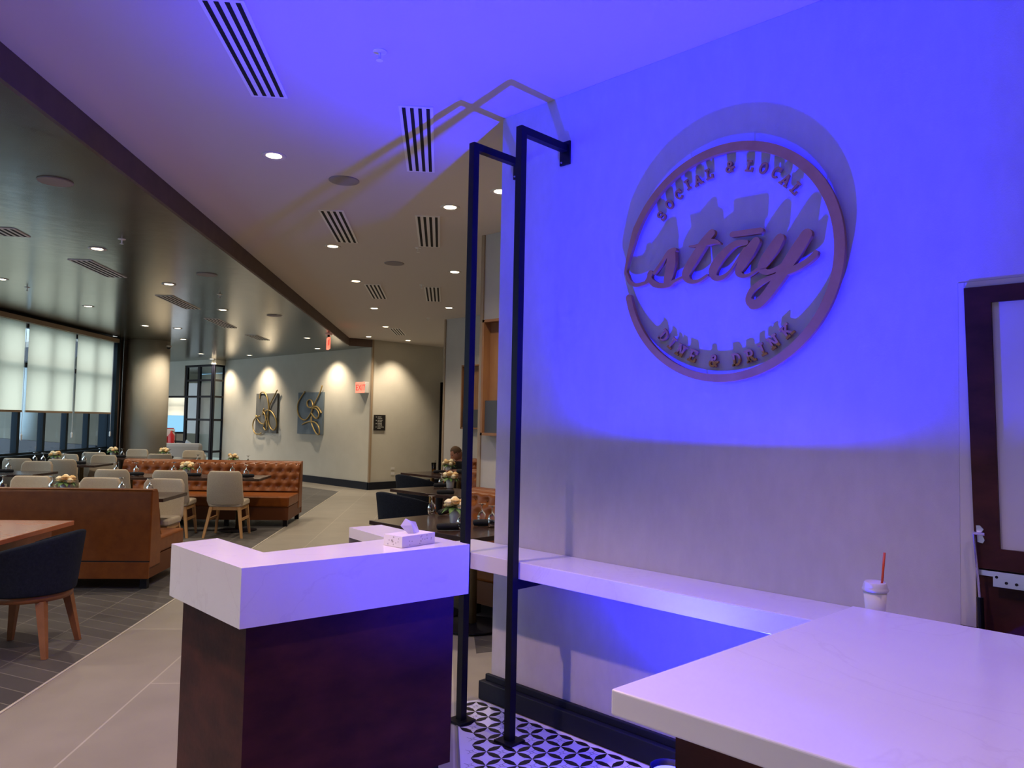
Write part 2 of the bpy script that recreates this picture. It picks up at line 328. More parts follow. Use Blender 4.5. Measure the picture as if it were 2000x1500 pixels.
# window wall
WD = Vector((cos(radians(47.85)), sin(radians(47.85)))); WN = Vector((-WD.y, WD.x)); W0 = Vector((2.75, 13.52))*1.06
def wp(s, n): p = W0+WD*s+WN*n; return (p.x, p.y)
def wbox(mb_, s0, s1, n0, n1, z0, z1): return mb_.prism([wp(s0, n0), wp(s1, n0), wp(s1, n1), wp(s0, n1)], z0, z1)
S0 = -17.0
S1 = 4.13
mb = MB(); wbox(mb, S0, S1, .10, .3, 0, .868); struct('wall_window_low', mb, 'base_dark', 'low dark wall under the windows')
mb = MB(); wbox(mb, S0, S1, .10, .3, 3.12, ZC-.002); struct('wall_window_top', mb, 'base_dark')
wi = 1
seg = [(-17, -11), (-11, -5), (-5.4, .88), (.88, 2.47), (2.47, 4.13)]
for k, (s0, s1) in enumerate(seg):
    fr_ = MB(); n_ = max(1, round((s1-s0)/.8)); st = (s1-s0)/n_
    for i in range(n_+1): wbox(fr_, s0+i*st-.04 if i else s0, s0+i*st+.04 if i < n_ else s1, .12, .22, .868, 3.12)
    wbox(fr_, s0, s1, .12, .22, .868, .91); wbox(fr_, s0, s1, .12, .22, 2.38, 2.46); wbox(fr_, s0, s1, .12, .22, 3.06, 3.12)
    o = struct('window_%d' % (k+1), fr_, 'window_metal', 'dark metal window frame in the long window wall' if k > 1 else None)
    pn = MB(); wbox(pn, s0, s1, .165, .17, .9, 3.07); pn.build('window_glass', 'pane', o)
wbox(mb := MB(), S0, S1, .02, .26, .848, .87); struct('trim_8', mb, 'window_metal', 'dark window sill')
mb = MB(); wbox(mb, 4.10, 4.24, -.02, .3, 0, ZS-.003); struct('trim_9', mb, 'window_metal', 'blue black end mullion of the window wall')
# ceiling cove in front of windows and valance
mb = MB(); wbox(mb, S0, 4.09, -.06, .08, 3.12, 3.20); struct('trim_10', mb, 'trim_tan', 'tan valance above the roller blinds')
for k, (s0, s1, t) in enumerate(((-1.9, .77, 'leftmost'), (.88, 2.43, 'middle'), (2.52, 4.0, 'rightmost'))):
    r = empty('roller_blind', (*wp((s0+s1)/2, 0), 0), 0, '%s of the three pale roller blinds half covering the windows' % t, 'blind', 'roller blinds on the window wall')
    q = wp((s0+s1)/2, 0)
    def loc(mb_): mb_.v = [(x-q[0], y-q[1], z) for x, y, z in mb_.v]; return mb_
    loc(wbox(MB(), s0, s1, .020, .023, 1.63, 3.13)).build('blind_fabric', 'blind_cloth', r)
    loc(wbox(MB(), s0, s1, .012, .032, 1.60, 1.635)).build('bottom_bar', 'trim_tan', r)
    c_ = wp(s1+.04, .03); cm = MB().tube([(c_[0]-q[0], c_[1]-q[1], 3.12), (c_[0]-q[0], c_[1]-q[1], 1.2)], .004, 6); cm.build('chain', 'white_plastic', r)
    tb = MB().lathe([(.004, 0), (.018, .02), (.018, .1), (.004, .12)], 8, (c_[0]-q[0], c_[1]-q[1], 1.12)); tb.build('chain_weight', 'white_plastic', r)
# outdoors
g_ = MB(); g_.prism([wp(-40, .35), wp(14, .35), wp(14, 40), wp(-40, 40)], -.15, .2); o = struct('ground_outside', g_, 'asphalt', 'pale paved ground outside the windows')
def outp(px, n, z=1.0):
    d = ray(px, 830); A = W0+WN*n; k_ = (A.x*WD.y-A.y*WD.x)/(d.x*WD.y-d.y*WD.x); return Vector((d.x*k_, d.y*k_))
c = outp(52, 4); tag(MB().lathe([(.25, .2), (.25, 4)], 24, (c.x, c.y, 0)).build('outdoor_column', 'pale_stone', smooth=True), 'pale round column standing outside the windows', 'column')
c = outp(92, 9); t = empty('tree', (c.x, c.y, .2), 0, 'small dark green tree seen through the window', 'tree')
MB().tube([(0, 0, 0), (.05, 0, 1.2), (0, .05, 2)], [.1, .08, .05], 8).build('trunk', 'bark', t)
mb = MB()
for i in range(60):
    a = random.random()*6.28; h = random.random(); r_ = .75*sqrt(random.random())*sin(pi*(.15+.8*h)); s_ = .16+.12*random.random()
    mb.lathe([(.02, -s_), (s_, -.2*s_), (s_*.8, .5*s_), (.02, s_)], 6, (r_*cos(a), r_*sin(a), 1.3+1.9*h))
mb.build('crown', 'foliage', t)
mb = MB(); wbox(mb, -40, 14, 24, 26, 0, 5); struct('wall_outside', mb, 'brick_far', 'building across the street')
mb = MB(); wbox(mb, -2, 8, 6.5, 6.9, .2, .75); tag(mb.build('planter_wall', 'pale_stone', bevel=.02), 'long low pale planter wall outside the windows', 'planter')
tag(MB().box(5, 22, 46, 50, 0, 14).build('distant_building', 'far_glass'), 'bluish building seen through the windows of the far room', 'building')
# car parked outside
c = outp(150, 11); t = empty('car', (c.x, c.y, .2), math.atan2(WD.y, WD.x), 'blue grey car parked beyond the low planter wall outside', 'car')
prof = [(-2.1, .35), (-2.15, .75), (-1.4, .9), (-.8, 1.35), (.6, 1.38), (1.3, .92), (2.05, .8), (2.15, .35)]
mb = MB(); mb.loft([[(x, y_, z) for x, z in prof] for y_ in (-.85, .85)]); mb.build('car_body', 'art_blue', t, bevel=.08)
for x in (-1.35, 1.35):
    for y_ in (-.8, .8): MB().tube([(x, y_-.1, .33), (x, y_+.1, .33)], .33, 16).build('wheel', 'slot', t)
MB().box(-.75, .55, -.87, -.86, .95, 1.28).build('car_window', 'sign_black', t)
# partition of black gridded glass at the far end
def grid_panel(name, label, a, b, cols, rows, z1=3.11, th=.06):
    a = Vector(a); b = Vector(b); L = (b-a).length; d = (b-a)/L; n_ = Vector((-d.y, d.x)); mb_ = MB()
    def bx(s0, s1, z0, z1_, t=th/2):
        p = [a+d*s0-n_*t, a+d*s1-n_*t, a+d*s1+n_*t, a+d*s0+n_*t]; mb_.prism([tuple(q) for q in p], z0, z1_)
    for s_, wd in cols: bx(max(0, s_*L-wd/2), min(L, s_*L+wd/2), 0, z1)
    for z_ in rows: bx(0, L, z_-.03, z_+.03, th/2-.005)
    bx(0, L, z1-.06, z1, th/2-.003)
    o_ = struct(name, mb_, 'black_steel', label)
    g = MB(); p = [a-n_*.004, b-n_*.004, b+n_*.004, a+n_*.004]; g.prism([tuple(q) for q in p], .05, z1-.05); g.build('glazing', 'pane', o_)
rows = [.57, 1.49, 2.17, 2.65]
PA = (9.55, 23.14); PB = (9.75, 21.71); PC = (10.17, 21.96)
grid_panel('window_20', 'tall black gridded glass partition, left face', PA, PB, [(0, .22), (.5, .12), (1, .16)], rows)
grid_panel('window_21', 'tall black gridded glass partition, right face', PB, PC, [(0, .1), (1, .06)], rows)
mb = MB(); strip_wall(mb, PA, PB, -.06, 3.11, ZS-.002); strip_wall(mb, PB, PC, -.06, 3.11, ZS-.002); strip_wall(mb, (8.9, 26.5), PA, -.06, 2.2, ZS-.002)
struct('wall_partition', mb, 'wall_cream', 'cream header above the gridded glass')
mb = MB()
a_ = Vector((8.9, 26.5)); b2 = Vector(PA); d_ = (b2-a_).normalized()
for s_ in (0, .9, 1.8): p = a_+d_*s_; mb.prism([(p.x-.03, p.y-.03), (p.x+.03, p.y-.03), (p.x+.03, p.y+.03), (p.x-.03, p.y+.03)], 0, 2.2)
strip_wall(mb, (8.9, 26.5), PA, .06, 2.14, 2.2); strip_wall(mb, (8.9, 26.5), PA, .05, .78, .84)
struct('door_3', mb, 'black_steel', 'black framed doorway left of the gridded glass')
# the room beyond
mb = MB(); mb.box(12.9, 13.1, 21.9, 30, 0, ZC-.2); struct('wall_beyond_right', mb, 'wall_cream')
mb = MB(); mb.box(10.4, 12.9, 21.74, 21.9, 0, ZC-.2); struct('wall_beyond_near', mb, 'wall_cream')
mb = MB()
for x0, x1 in ((4.2, 9.6), (10.5, 10.9), (12.4, 12.9)): mb.box(x0, x1, 29.8, 30, 0, ZS)
mb.box(9.6, 10.5, 29.8, 30, 0, .9); mb.box(10.9, 12.4, 29.8, 30, 0, .9); mb.box(9.6, 12.4, 29.8, 30, 3.0, ZS)
struct('wall_beyond_back', mb, 'wall_cream')
mb = MB()
for x in (9.62, 10.48, 10.92, 11.6, 12.38): mb.box(x-.03, x+.03, 29.85, 29.92, .9, 3.0)
mb.box(9.6, 12.4, 29.85, 29.92, .9, .97); mb.box(9.6, 12.4, 29.85, 29.92, 1.9, 1.96)
struct('window_22', mb, 'window_metal', 'bluish windows of the room beyond the glass partition')
tag(MB().box(10.9, 12.4, 29.75, 29.755, 1.6, 2.98).build('roller_blind', 'blind_cloth'), 'pale blind in the room behind the gridded glass', 'blind')
mb = MB(); mb.prism([(4.3, 30), (5.6, 18.2), (5.75, 18.2), (4.45, 30)], 0, .9); mb.prism([(4.3, 30), (5.6, 18.2), (5.75, 18.2), (4.45, 30)], 2.9, ZS-.002); struct('wall_beyond_left', mb, 'base_dark')
# ================================================================ FURNITURE IN THE FOREGROUND
# host desk (U shaped quartz top over dark wood body)
ZD = 1.06
dk = [uz(335, 1062, ZD), uz(472, 1110, ZD), uz(917, 1063, ZD), uz(745, 1025, ZD), uz(682, 1030, ZD), uz(760, 1052, ZD), uz(515, 1079, ZD), uz(425, 1051, ZD)]
D2 = [(p.x, p.y) for p in dk]
# square up: right arm outer edge parallel to left arm outer edge
desk = empty('host_desk', (D2[1][0], D2[1][1], 0), 0, 'U-shaped host desk with thick white quartz top and dark wood body', 'desk')
O = D2[1]; L_ = [(x-O[0], y-O[1]) for x, y in D2]
def skirt(mb_, a, b, t, z0, z1):
    strip_wall(mb_, a, b, t, z0, z1)
sk = MB(); zb = ZD-.215
def inset(poly, t):
    n = len(poly); out = []; ar = sum(poly[i][0]*poly[(i+1) % n][1]-poly[(i+1) % n][0]*poly[i][1] for i in range(n)); sg = 1 if ar > 0 else -1
    for i in range(n):
        p0, p1, p2 = Vector(poly[i-1]), Vector(poly[i]), Vector(poly[(i+1) % n]); a = (p1-p0).normalized(); b = (p2-p1).normalized()
        na = Vector((-a.y, a.x))*sg; nb = Vector((-b.y, b.x))*sg; k_ = (na+nb); k_ = k_/max(.3, (1+na.dot(nb)))
        out.append(tuple(p1+k_*t))
    return out
In = inset(L_, .03)
zu = ZD-.05; nD = 8; vs = []
def V3(p, z): vs.append((p[0], p[1], z)); return len(vs)-1
tv = [V3(p, ZD) for p in L_]; ar_ = sum(L_[i][0]*L_[(i+1) % 8][1]-L_[(i+1) % 8][0]*L_[i][1] for i in range(8)); fs = [tuple(tv) if ar_ > 0 else tuple(tv[::-1])]
outer = {7: zb, 0: zb, 1: zb, 2: zb, 3: zb+.10}
for i in range(8):
    j = (i+1) % 8; a, b, ai, bi = L_[i], L_[j], In[i], In[j]; zl = outer.get(i, zu)
    A_, B_ = V3(a, zl), V3(b, zl); fs.append((tv[i], tv[j], B_, A_))
    if i in outer:
        C_, D_ = V3(ai, zl), V3(bi, zl); E_, F_ = V3(ai, zu), V3(bi, zu); fs += [(A_, B_, D_, C_), (C_, D_, F_, E_)]
bot = [V3(p, zu) for p in L_]; fs.append(tuple(bot[::-1]))
sk.add(vs, fs); sk.build('quartz_top', 'quartz', desk)
Ib = inset(L_, .045); Ib2 = inset(L_, .085)
bo = MB()
for i in (0, 1, 2): bo.prism([Ib[i], Ib[i+1], Ib2[i+1], Ib2[i]], .12, ZD-.053)
bo.prism([Ib[7], Ib[0], Ib2[0], Ib2[7]], .12, ZD-.053); bo.prism([Ib[3], Ib[4], Ib2[4], Ib2[3]], .12, ZD-.053)
for i in (4, 5, 6): bo.prism([Ib[i], Ib[i+1], Ib2[i+1], Ib2[i]], .12, ZD-.053)
bo.build('wood_body', 'walnut', desk)
It = inset(L_, .08); MB().prism(It, 0, .12).build('plinth', 'base_dark', desk)
bx = [uz(753, 1064, ZD), uz(785, 1071, ZD), uz(849, 1061, ZD)]
# tissue box on the desk
q = bx[1]; e1 = Vector((bx[2].x-q.x, bx[2].y-q.y)); ang = math.atan2(e1.y, e1.x)
tb = empty('tissue_box', (q.x, q.y, ZD+.001), ang, 'open white tissue box with a tissue standing up on the host desk', 'tissue box')
BL, BWd, BH = min(.235, e1.length), .115, .047
mk = MB().box(0, BL, 0, BWd, 0, BH); mk.cur = 1
for i in range(14):
    x = .01+random.random()*(BL-.02); z = .006+random.random()*(BH-.012); mk.box(x, x+.005, -.0008, .0005, z, z+.004)
    y = .01+random.random()*(BWd-.02); mk.box(-.0008, .0005, y, y+.004, z, z+.005)
mk.build('carton', ['tissue_print', 'print_mark'], tb)
tq = MB(); cx_ = BL*.5
tq.add([(cx_-.012, .05, BH-.004), (cx_-.052, .062, BH+.036), (cx_-.030, .055, BH+.066), (cx_+.004, .035, BH-.004), (cx_+.036, .060, BH+.046), (cx_+.056, .055, BH+.0), (cx_-.010, .036, BH+.036), (cx_+.015, .07, BH+.05), (cx_+.02, .045, BH+.002)],
       [(0, 3, 6, 1), (1, 6, 2), (2, 6, 7), (6, 3, 8, 7), (7, 8, 5, 4)])
tq.build('tissue', 'paper_white', tb, solid=.001)
# big quartz counter at the right
ZK = .985
kp = [uz(1193, 1345, ZK), uz(1665, 1183, ZK)]
ctr = empty('service_counter', (1.46, -1.3, 0), 0, 'large white quartz topped counter with dark wood base in the right foreground', 'counter')
ax, ay, bx_, by_ = kp[0].x-1.46, kp[0].y+1.3, kp[1].x-1.46, kp[1].y+1.3
MB().prism([(ax, ay), (bx_, by_), (bx_+.01, 0), (ax+.0, 0)], ZK-.06, ZK).build('countertop', 'quartz', ctr, bevel=.005, seg=3)
MB().prism([(ax+.12, ay-.10), (bx_-.04, by_-.10), (bx_-.04, .05), (ax+.12, .05)], .1, ZK-.061).build('wood_base', 'walnut', ctr)
MB().prism([(ax+.17, ay-.15), (bx_-.08, by_-.15), (bx_-.08, .1), (ax+.17, .1)], .003, .1).build('plinth', 'base_dark', ctr)
# wall shelf
sh = empty('wall_shelf', (XW, 2, 0), 0, 'long white quartz ledge shelf fixed along the sign wall', 'shelf')
MB().box(2.823-XW, -.002, -1.2, 1.40, .808, .894).build('quartz_slab', 'quartz', sh, bevel=.003)
for y_ in (.70,): MB().box(2.823-XW, -.003, y_, y_+.045, .755, .807).build('steel_bracket', 'black_steel', sh)
# steel frames
for k, (y0, lab) in enumerate(((2.712, 'black steel post frame nearest the sign, bolted to the wall'), (3.073, 'black steel post frame standing closest to the host desk'))):
    t = empty('metal_frame', (2.80, y0, .004), 0, lab, 'post frame', 'black steel post frames')
    h = .02
    MB().box(-h, h, -h, h, .012, 3.132).build('post', 'black_steel', t)
    MB().box(h, XW-2.80-.014 if k == 0 else XW-2.80-.014, -h, h, 3.092, 3.132).build('arm', 'black_steel', t)
    MB().box(-.055, .055, -.055, .055, 0, .012).build('base_plate', 'black_steel', t)
    pl = MB().box(XW-2.80-.014, XW-2.80-.002, -.035, .035, 3.02, 3.15).build('wall_plate', 'black_steel', t)
    for z_ in (3.035, 3.135): MB().tube([(XW-2.80-.02, .02, z_), (XW-2.80-.013, .02, z_)], .005, 8).build('bolt', 'steel_plate', pl)
# coffee cup
cc_ = empty('coffee_cup', (2.93, 1.008, .8945), 0, 'white paper coffee cup with red straw on the ledge behind the counter', 'cup')
MB().lathe([(.029, 0), (.040, .125)], 28).build('cup_body', 'paper_white', cc_, smooth=True)
MB().lathe([(.043, .122), (.045, .126), (.045, .131), (.042, .134), (.042, .138), (.037, .152), (.034, .156), (.030, .150)], 28).build('lid', 'white_plastic', cc_, smooth=True)
MB().tube([(.004, -.018, .10), (.010, -.029, .262)], .0042, 10).build('straw', 'straw_red', cc_, smooth=True)
# blue LED uplight behind the counter
LB = (2.54, 1.62)
lb = empty('led_uplight', (LB[0], LB[1], .004), 0, 'blue floor uplight hidden behind the white counter', 'lamp')
MB().lathe([(.06, .12), (.072, .14), (.072, .31), (.068, .31), (.066, .285)], 24).build('housing', 'black_steel', lb, smooth=True)
MB().lathe([(.064, .284), (.064, .287)], 24).build('lens', 'blue_glow', lb)
mb = MB(); mb.box(-.12, -.105, -.02, .02, 0, .22); mb.box(.105, .12, -.02, .02, 0, .22); mb.box(-.12, .12, -.06, .06, 0, .012); mb.build('yoke', 'black_steel', lb)
spot('uplight_beam', (0, 0, .31), BLUE_W, (.003, .004, 1), radians(82), 1.0, .03, lb, (.10, .09, 1))
spot('uplight_spill', (0, 0, .305), BLUE_SP, (.003, .004, 1), radians(170), 1.0, .03, lb, (.1, 0, 1))
# ---------------------------------------------------------------- flap window / door at right
XD = 3.147
dl = empty('pass_through_flap', (XD, .75, 0), 0, 'dark wood framed flap with pale frosted panel at the right edge', 'hatch')
def yz(x, y, X=XD): p = ux(x, y, X); return (p.y-.75, p.z)
def yzprism(mb_, pts, x0, x1):
    n = len(pts); a = sum(pts[i][0]*pts[(i+1) % n][1]-pts[(i+1) % n][0]*pts[i][1] for i in range(n))
    if a < 0: pts = pts[::-1]
    return mb_.add([(x0, y, z) for y, z in pts]+[(x1, y, z) for y, z in pts], [tuple(range(n))[::-1], tuple(range(n, 2*n))]+[(i, (i+1) % n, (i+1) % n+n, i+n) for i in range(n)])
oTL, oBL = yz(1882, 563), yz(1905, 1108); iTL, iBL = yz(1935, 590), yz(1953, 1073)
RR = -.95; r_in = -.87
oTR = (RR, oTL[1]); oBR = (RR, oBL[1]); iTR = (r_in, iTL[1]); iBR = (r_in, iBL[1])
mb = MB()
for a, b, c, d in ((oTL, oTR, iTR, iTL), (oTR, oBR, iBR, iTR), (oBR, oBL, iBL, iBR), (oBL, oTL, iTL, iBL)): yzprism(mb, [a, b, c, d], 0, .036)
mb.build('wood_frame', 'walnut', dl)
yzprism(MB(), [iTL, iTR, iBR, iBL], .014, .022).build('frosted_panel', 'frosted', dl)
# hardware
hp = yz(1915, 1028)
pl = MB(); yzprism(pl, [yz(1907, 1026), yz(1914, 1026), yz(1922, 1034), yz(1917, 1040), yz(1924, 1055), yz(1920, 1061), yz(1910, 1058)], -.006, 0)
pl.build('strut_bracket', 'steel_plate', dl)
p1 = yz(1904, 1040); MB().tube([(-.02, p1[0], p1[1]), (-.02, yz(1926, 1040)[0], p1[1])], .006, 8).build('ball_stud', 'chrome', dl)
p2 = yz(1917, 1165); p3 = yz(1921, 1222)
MB().tube([(-.02, yz(1905, 1040)[0], p1[1]), (-.02, p2[0], p2[1])], .005, 8).build('strut_rod', 'chrome', dl)
MB().tube([(-.02, p2[0], p2[1]), (-.02, yz(1921, 1250)[0], yz(1921, 1250)[1])], .011, 10).build('strut_cylinder', 'black_steel', dl)
mb = MB(); a0 = yz(1912, 1112); a1 = yz(1912, 1122); b0 = yz(1940, 1145)
yzprism(mb, [a0, (RR+.05, a0[1]), (RR+.05, a1[1]), a1], -.004, -.0005); yzprism(mb, [(b0[0], a1[1]+.001), (RR+.05, a1[1]+.001), (RR+.05, b0[1]), b0], -.003, 0)
mb.build('hinge_plate', 'steel_plate', dl)
for q in ((1947, 1127), (1966, 1139), (1986, 1142)):
    h_ = yz(*q); MB().tube([(-.0055, h_[0], h_[1]), (-.0035, h_[0], h_[1])], .005, 10).build('screw_hole', 'slot', dl)
struct('door_1', MB().box(3.17, 3.21, -.32, .785, 0, 1.09), 'walnut', 'dark wood half door below the flap')
mb = MB(); yzprism(mb, [(.789, .9), (.789, 2.149), (oTL[0]+.751, 2.149), (oTL[0]+.751, oTL[1]), (oBL[0]+.751, oBL[1]), (oBL[0]+.751, .9)], 3.1565, 3.2); mb.box(3.1565, 3.2, -.319, oTL[0]+.75, oTL[1]+.002, 2.149); struct('trim_11', mb, 'wall_cream', 'pale door casing beside the flap')
struct('wall_storeroom', MB().box(3.6, 3.7, -4, 3, 0, ZC-.001), 'wall_grey')
# ================================================================ SIGN
XS = 3.137; SY, SZ = 1.733, 2.345; RS = .527
sign = empty('round_sign', (XW, SY, SZ), 0, 'round bronze ring sign with large script lettering on the linen wall', 'sign')
def sp_(x, y, X=XS-.02): p = ux(x, y, X); return (p.y-SY, p.z-SZ)
def ribbon(mb_, pts, x0, x1, samples=8, caps=True):
    """pts: (y,z,r) control list -> extruded brush stroke"""
    P = []
    n = len(pts)
    for i in range(n-1):
        a, b, c, d = pts[max(i-1, 0)], pts[i], pts[i+1], pts[min(i+2, n-1)]
        for s_ in range(samples):
            t = s_/samples
            P.append(tuple(.5*((2*b[k])+(-a[k]+c[k])*t+(2*a[k]-5*b[k]+4*c[k]-d[k])*t*t+(-a[k]+3*b[k]-3*c[k]+d[k])*t**3) for k in range(3)))
    P.append(pts[-1]); Lf = []; Rt = []
    for i, (y, z, r) in enumerate(P):
        a = P[max(i-1, 0)]; b = P[min(i+1, len(P)-1)]; t = Vector((b[0]-a[0], b[1]-a[1])).normalized(); nn = Vector((-t.y, t.x))
        Lf.append((y+nn.x*r, z+nn.y*r)); Rt.append((y-nn.x*r, z-nn.y*r))
    m_ = len(P); vs = [(x, *q) for x in (x0, x1) for q in Lf]+[(x, *q) for x in (x0, x1) for q in Rt]
    fs = []
    for i in range(m_-1):
        fs += [(i, i+1, 2*m_+i+1, 2*m_+i), (m_+i, 3*m_+i, 3*m_+i+1, m_+i+1), (i, m_+i, m_+i+1, i+1), (2*m_+i, 2*m_+i+1, 3*m_+i+1, 3*m_+i)]
    fs += [(0, 2*m_, 3*m_, m_), (m_-1, 2*m_-1, 4*m_-1, 3*m_-1)]
    mb_.add(vs, fs)
    if caps:
        for y, z, r in (P[0], P[-1]):
            k_ = 14; yzprism(mb_, [(y+r*cos(2*pi*j/k_), z+r*sin(2*pi*j/k_)) for j in range(k_)], x0+.0003, x1-.0003)
x0, x1 = XS-XW-.022, XS-XW
# ring with the gap at lower left, its upper end curling into the script
mb = MB(); ring = []
a0_, a1_ = 177-360, 168   # start just under the gap, run counter-clockwise
# angle measured with u=-Y right, v=z up
def rp_(deg, r=RS): return (-(r*cos(radians(deg))), r*sin(radians(deg)))
for k in range(0, 61):
    deg = 192+(k/60)*(360-18); y, z = rp_(deg); ring.append((y, z, .0165+.0055*(.5-.5*cos(radians(deg-200)))))
hook = [(*sp_(1190+x/2.942, 250+y/2.942), r/2.942*.0028) for x, y, r in ((97, 800, 8), (103, 850, 9), (118, 885, 10), (150, 902, 10), (195, 893, 9), (225, 880, 8))]
ribbon(mb, ring[:-3], x0, x1, 2)
ribbon(mb, ring[-6:-3]+hook, x0+.0002, x1-.0002, 6)
mb.build('ring', 'bronze', sign)
def T1(l): return [(*sp_(1250+x/5.263, 410+y/5.263), r/5.263*.0026) for x, y, r in l]
strokes = {
 'letter_s': [[(60, 738, 13), (90, 700, 22), (108, 650, 28)], [(100, 660, 26), (105, 715, 24), (150, 762, 30), (220, 778, 26), (300, 765, 26), (350, 735, 16), (430, 695, 12)], [(150, 648, 18), (225, 540, 16), (300, 440, 26), (355, 412, 24)], [(330, 440, 42), (322, 540, 52), (305, 640, 50), (285, 730, 44)]],
 'letter_t': [[(738, 235, 34), (660, 335, 44), (585, 455, 46), (510, 580, 46), (472, 670, 42), (510, 732, 24), (600, 730, 16), (690, 672, 13)], [(512, 376, 8), (600, 366, 15), (700, 335, 26), (765, 325, 22), (822, 342, 8)]],
 'letter_a': [[(1090, 335, 24), (985, 350, 30), (885, 425, 36), (800, 530, 44), (752, 630, 44), (775, 698, 28), (850, 692, 22), (925, 630, 13), (1005, 515, 13), (1080, 400, 16)], [(1192, 325, 40), (1125, 430, 54), (1055, 550, 48), (1015, 640, 34), (1060, 680, 18), (1140, 660, 14), (1225, 600, 14)]],
 'macron': [[(950, 252, 26), (1100, 231, 26), (1240, 211, 26)]],
 'letter_y': [[(1438, 292, 42), (1370, 400, 52), (1290, 520, 50), (1252, 605, 36), (1310, 640, 24), (1400, 612, 22), (1480, 560, 20)], [(1715, 250, 48), (1640, 370, 55), (1550, 510, 55), (1465, 645, 52), (1380, 770, 48), (1290, 890, 45), (1215, 962, 44), (1160, 975, 42)], [(1180, 975, 42), (1135, 950, 38), (1118, 905, 28), (1155, 825, 28), (1225, 762, 27), (1310, 715, 24), (1410, 675, 22), (1520, 635, 26), (1620, 590, 28), (1720, 530, 26), (1790, 470, 26), (1808, 440, 22)]]}
for nm, ls in strokes.items():
    mb = MB()
    for q, l in enumerate(ls): ribbon(mb, T1(l), x0-.001-.0005*q, x1+.001+.0005*q, 7)
    mb.build(nm, 'bronze', sign)
# standoff pins
for deg in (30, 75, 110, 150, 215, 260, 300, 340): y, z = rp_(deg); MB().tube([(x1-.001, y, z), (-.001, y, z)], .004, 6).build('standoff_pin', 'steel_plate', sign)
for x, y in ((300, 650), (520, 620), (1010, 620), (780, 610), (1300, 480), (1560, 500), (1150, 950)):
    a, b = sp_(1250+x/5.263, 410+y/5.263); MB().tube([(x1-.002, a, b), (-.001, a, b)], .004, 6).build('standoff_pin', 'steel_plate', sign)
def arc(cx, cy, rx, ry, a, b, n=10): return [(cx+rx*cos(radians(a+(b-a)*i/n)), cy+ry*sin(radians(a+(b-a)*i/n))) for i in range(n+1)]
W_ = .17
GL = {
 'S': [arc(.38, .73, .24, .23, 30, 270)+arc(.38, .26, .26, .24, 90, -150), [(.6, .72), (.6, .95)], [(.14, .28), (.14, .05)]],
 'O': [arc(.42, .5, .3, .44, 0, 360, 20)],
 'C': [arc(.45, .5, .3, .44, 50, 310, 16), [(.7, .66), (.7, .95)]],
 'I': [[(.3, .05), (.3, .95)], [(.12, .06), (.48, .06)], [(.12, .94), (.48, .94)]],
 'A': [[(.1, .05), (.4, .95)], [(.4, .95), (.7, .05)], [(.2, .33), (.6, .33)], [(0, .06), (.24, .06)], [(.56, .06), (.82, .06)]],
 'L': [[(.22, .05), (.22, .95)], [(.06, .94), (.4, .94)], [(.06, .06), (.68, .06)], [(.66, .06), (.66, .32)]],
 'D': [[(.2, .05), (.2, .95)], [(.05, .94), (.35, .94)]+arc(.35, .5, .34, .44, 90, -90, 12)+[(.05, .06)]],
 'N': [[(.18, .05), (.18, .95)], [(.18, .95), (.66, .05)], [(.66, .05), (.66, .95)], [(.04, .94), (.24, .94)], [(.04, .06), (.34, .06)], [(.52, .94), (.82, .94)]],
 'E': [[(.2, .05), (.2, .95)], [(.05, .94), (.66, .94), (.66, .72)], [(.05, .06), (.68, .06), (.68, .3)], [(.2, .5), (.5, .5)]],
 'R': [[(.2, .05), (.2, .95)], [(.05, .94), (.38, .94)]+arc(.4, .71, .2, .23, 90, -90, 8)+[(.2, .48)], [(.4, .48), (.66, .06), (.8, .06)], [(.05, .06), (.36, .06)]],
 'K': [[(.2, .05), (.2, .95)], [(.66, .94), (.24, .44)], [(.36, .56), (.68, .06)], [(.05, .94), (.36, .94)], [(.05, .06), (.36, .06)], [(.54, .06), (.82, .06)], [(.54, .94), (.8, .94)]],
 '&': [arc(.4, .76, .16, .18, -60, 240, 12)+[(.3, .56), (.72, .06)], arc(.36, .28, .24, .24, 130, 300, 12)+[(.6, .2), (.72, .42)], [(.6, .42), (.84, .42)]]}
GW = {'S': .72, 'O': .84, 'C': .86, 'I': .6, 'A': .8, 'L': .74, 'D': .76, 'N': .86, 'E': .74, 'R': .84, 'K': .86, '&': .84}
def glyph(ch, px, py, h, bottom):
    cy, cz = sp_(px, py, XW-.018); u_ = Vector((-cy, cz)); rad = u_.normalized()*(-1 if bottom else 1); tan = Vector((rad.y, -rad.x))
    mb_ = MB(); k_ = 0
    for pl in GL[ch]:
        P = []
        for gx, gy in pl:
            p = u_+tan*((gx-GW[ch]/2)*h)+rad*((gy-.5)*h); P.append((-p.x, p.y))
        for a, b in zip(P, P[1:]):
            d = Vector((b[0]-a[0], b[1]-a[1])); L2 = d.length
            if L2 < 1e-6: continue
            d /= L2; n_ = Vector((-d.y, d.x))*W_*h/2; a_v = Vector(a)-d*W_*h*.3; b_v = Vector(b)+d*W_*h*.3; k_ += 1; e_ = .00005*(k_ % 7)
            yzprism(mb_, [tuple(a_v-n_), tuple(b_v-n_), tuple(b_v+n_), tuple(a_v+n_)], -.020-e_, -.008)
    nm = 'letter_'+ch.lower() if ch != '&' else 'ampersand'
    mb_.build(nm, 'bronze', sign)
for ch, x, y in zip('SOCIAL&LOCAL', (238, 328, 432, 530, 645, 770, 1000, 1225, 1378, 1520, 1625, 1740), (812, 682, 572, 462, 410, 340, 262, 250, 275, 325, 410, 500)):
    glyph(ch, 1250+x/5.714, 280+y/5.714, .050, False)
